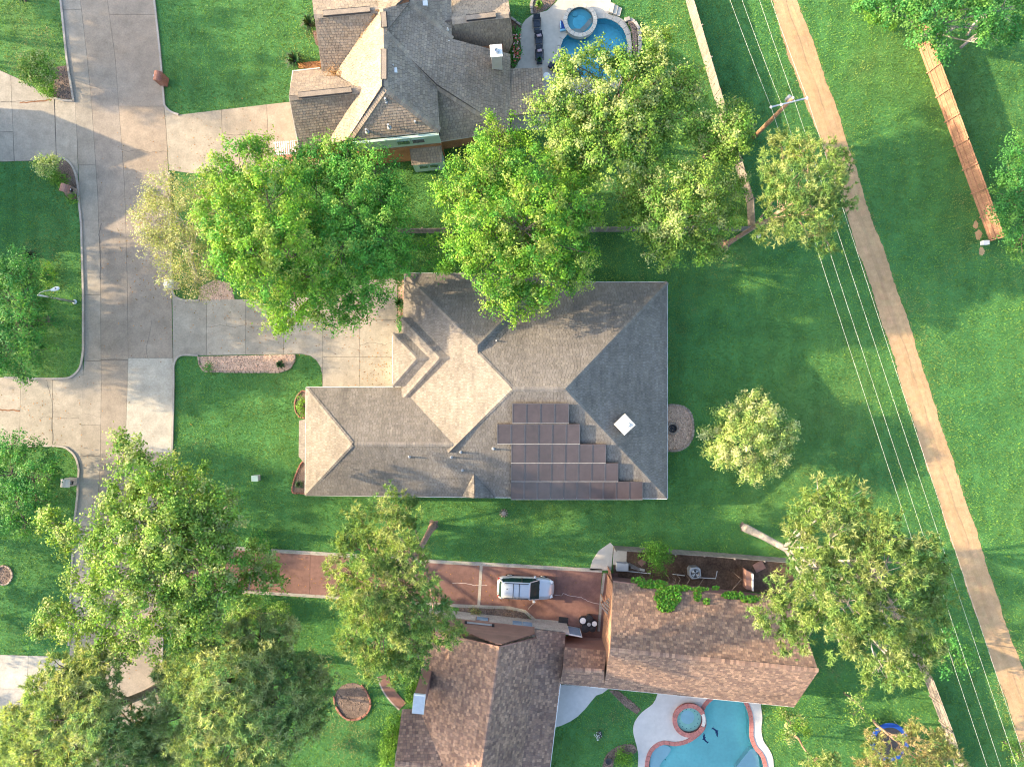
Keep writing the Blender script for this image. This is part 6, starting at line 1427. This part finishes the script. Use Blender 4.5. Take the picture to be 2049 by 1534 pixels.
# climber on the lower house's roof
def climber():
    root = empty("climbing_vine", P(1340, 1180, 0), "bright green creeper spreading over the lower house's roof edge", "climbing plant"); C = []; T = []
    pa, pb_, pc_ = P(1227, 1163, 2.9), P(1590, 1206, 2.9), P(1221, 1299, 7.0); nn = (pb_ - pa).cross(pc_ - pa).normalized(); nn = nn if nn.z > 0 else -nn
    def onroof(x, y):
        o = Vector((0, 0, CAM_H)); d = (P(x, y, 0) - o); t = (pa - o).dot(nn) / d.dot(nn); return o + d * t
    for bx, by, rx, ry, n in ((1335, 1196, 27, 22, 900), (1332, 1214, 18, 12, 350), (1305, 1170, 30, 8, 400), (1275, 1162, 14, 5, 120), (1360, 1178, 22, 6, 200), (1395, 1190, 8, 14, 130), (1412, 1205, 8, 6, 50), (1400, 1180, 18, 4, 90), (1465, 1192, 22, 7, 300), (1500, 1200, 20, 7, 250), (1430, 1178, 8, 4, 40)):
        for k in range(n):
            t = rnd.random() * 6.28; r_ = math.sqrt(rnd.random()); q = onroof(bx + rx * r_ * math.cos(t), by + ry * r_ * math.sin(t)) + nn * rnd.uniform(.04, .3); C.append(q); T.append([c_ * rnd.uniform(.7, 1.3) for c_ in rnd.choice([(.10, .27, .03), (.13, .30, .035), (.08, .22, .03)])])
    C = np.array(C); raw_mesh("leaves", leaves(C, unit(np.array([nn.x, nn.y, nn.z])[None] + NR.normal(size=C.shape) * .4), NR.uniform(.13, .24, len(C)), .8), 4, np.array(T), M['leaf'], root, P(1340, 1180, 0))
    b = MB()
    for k in range(9):
        x = rnd.uniform(1270, 1500); q0 = P(x + rnd.uniform(-6, 6), 1143, .05); q1 = onroof(x, 1185); b.tube([q0, Vector((q0.x, q0.y, 2.4)), q1 + nn * .1], .015, 5)
    b.build("stems", M['bark'], root)
climber()
# bare leaning trunks in the top right corner, loose logs
for pts, lab in (([(1922, 96, .3), (1950, 72, 1.6), (1985, 42, 3.2), (2010, 5, 5)], "bare grey leaning trunk in the top right corner"), ([(1935, 72, .2), (1948, 50, 1.4), (1970, 28, 2.6)], "short bare grey branch beside the leaning trunk"), ([(1888, 66, 2.5), (1915, 55, 3.2), (1940, 48, 3.8)], "thin bare branch reaching out of the top right tree")):
    b = MB(); b.tube(smooth_line([tuple(P(*p)) for p in pts], 4), [.13 - .007 * k for k in range((len(pts) - 1) * 4 + 1)], 7); b.build("bare_trunk", M['palebark'], smooth=True, label=lab, cat="trunk")

# ---------------------------------------------------------------- grass blades standing on the lawn
def lawn_blades(n=560000):
    xs = NR.uniform(-90, 2140, n); ys = NR.uniform(-70, 1605, n); ok = np.ones(n, dtype=bool)
    houses = [[(815, 560), (1330, 570), (1330, 990), (620, 985), (620, 780), (815, 775)], [(590, 150), (660, 140), (640, 40), (760, -60), (1010, -40), (1010, 255), (885, 275), (640, 290), (605, 295)], [(870, 1240), (1060, 1255), (1120, 1290), (1095, 1600), (820, 1600)], [(1215, 1165), (1580, 1200), (1580, 1400), (1130, 1360), (1130, 1300), (1200, 1295)]]
    for px in EXCL + houses:
        q = [(p[0], p[1]) for p in px]; x0 = min(p[0] for p in q); x1 = max(p[0] for p in q); y0 = min(p[1] for p in q); y1 = max(p[1] for p in q)
        idx = np.nonzero(ok & (xs > x0) & (xs < x1) & (ys > y0) & (ys < y1))[0]
        if len(idx): ok[idx[inside_np(xs[idx], ys[idx], q)]] = False
    xs, ys = xs[ok], ys[ok]; N = len(xs); k = CAM_H / FPX
    c = np.stack([(xs - CX) * k, (CY - ys) * k, np.zeros(N)], 1)
    t = NR.uniform(0, 2 * math.pi, N); L = NR.uniform(.09, .17, N); lean = NR.uniform(.35, .95, N)
    d = np.stack([np.cos(t) * lean, np.sin(t) * lean, np.sqrt(1 - lean * lean * .9)], 1); sd = np.stack([-np.sin(t), np.cos(t), np.zeros(N)], 1) * NR.uniform(.018, .032, N)[:, None]
    v = np.stack([c - sd, c + sd, c + d * L[:, None]], 1).reshape(-1, 3)
    pal = np.array([(.14, .275, .048), (.175, .30, .052), (.08, .23, .05), (.18, .27, .07)])[NR.choice(4, N, p=[.42, .27, .29, .02])] * NR.uniform(.75, 1.25, (N, 1))
    f = np.zeros(N); g = np.zeros(N)
    for wl_ in (26, 17, 11, 7, 4.5, 3, 2, 1.3, .9):
        for acc, am in ((f, 1), (g, 1)):
            a_ = NR.uniform(0, 6.28); acc += am * wl_ ** .35 * np.sin((c[:, 0] * math.cos(a_) + c[:, 1] * math.sin(a_)) * 6.28 / wl_ + NR.uniform(0, 6.28) + 1.3 * np.sin(c[:, 1] * 2.1 / wl_ + wl_))
    f /= f.std(); g /= g.std()
    th = np.where(c[:, 0] > 14, math.atan2(-.33, 1.0), 0.0); ph = c[:, 0] * np.cos(th) + c[:, 1] * np.sin(th) + .15 * np.sin(c[:, 1] * .4)
    pal = pal * (1 + .09 * np.sign(np.sin(ph * 2 * math.pi / 1.9)) * np.abs(np.sin(ph * 2 * math.pi / 1.9)) ** .5)[:, None]   # mower passes
    pal = pal * (1 + .13 * f)[:, None]; yel = np.clip((g - .35) * .35, 0, .75)[:, None]; pal = pal * (1 - yel) + yel * np.array([.24, .29, .075])[None] * NR.uniform(.8, 1.2, (N, 1))
    dryp = np.clip((f * .6 + g * .6 - 1.45) * .8, 0, .7)[:, None] * (NR.random((N, 1)) < .7); pal = pal * (1 - dryp) + dryp * np.array([.36, .31, .17])[None]
    o = raw_mesh("grass_blades", v, 3, pal, M['leaf'], None, (0, 0, 0), 'stuff'); tag(o, "short mown grass blades covering the lawns and field", "grass")
lawn_blades()

# fallen leaves and twigs on paving and roof under the trees
b = MB()
for cx_, cy_, sx_, sy_, n_ in ((600, 640, 130, 35, 420), (300, 470, 45, 90, 300), (250, 1100, 60, 160, 300), (760, 740, 30, 25, 160), (740, 1160, 90, 25, 220), (1000, 1180, 80, 25, 120), (90, 830, 50, 45, 120), (430, 280, 60, 40, 120)):
    for _ in range(n_):
        p = P(cx_ + rnd.gauss(0, sx_), cy_ + rnd.gauss(0, sy_), .05); a_ = rnd.random() * 6.28; s_ = rnd.uniform(.03, .09); d1 = Vector((math.cos(a_), math.sin(a_), .12)) * s_; d2 = Vector((-math.sin(a_), math.cos(a_), .05)) * s_ * .45
        b.face([p - d1, p + d2, p + d1, p - d2], rnd.choice([(.9, .8, .6), (.6, .5, .4), (1.3, 1.1, .6), (.5, .6, .3)]))
b.build("fallen_leaves", M['straw'], label="scattered fallen leaves on the driveways and street", cat="leaves", kind='stuff')
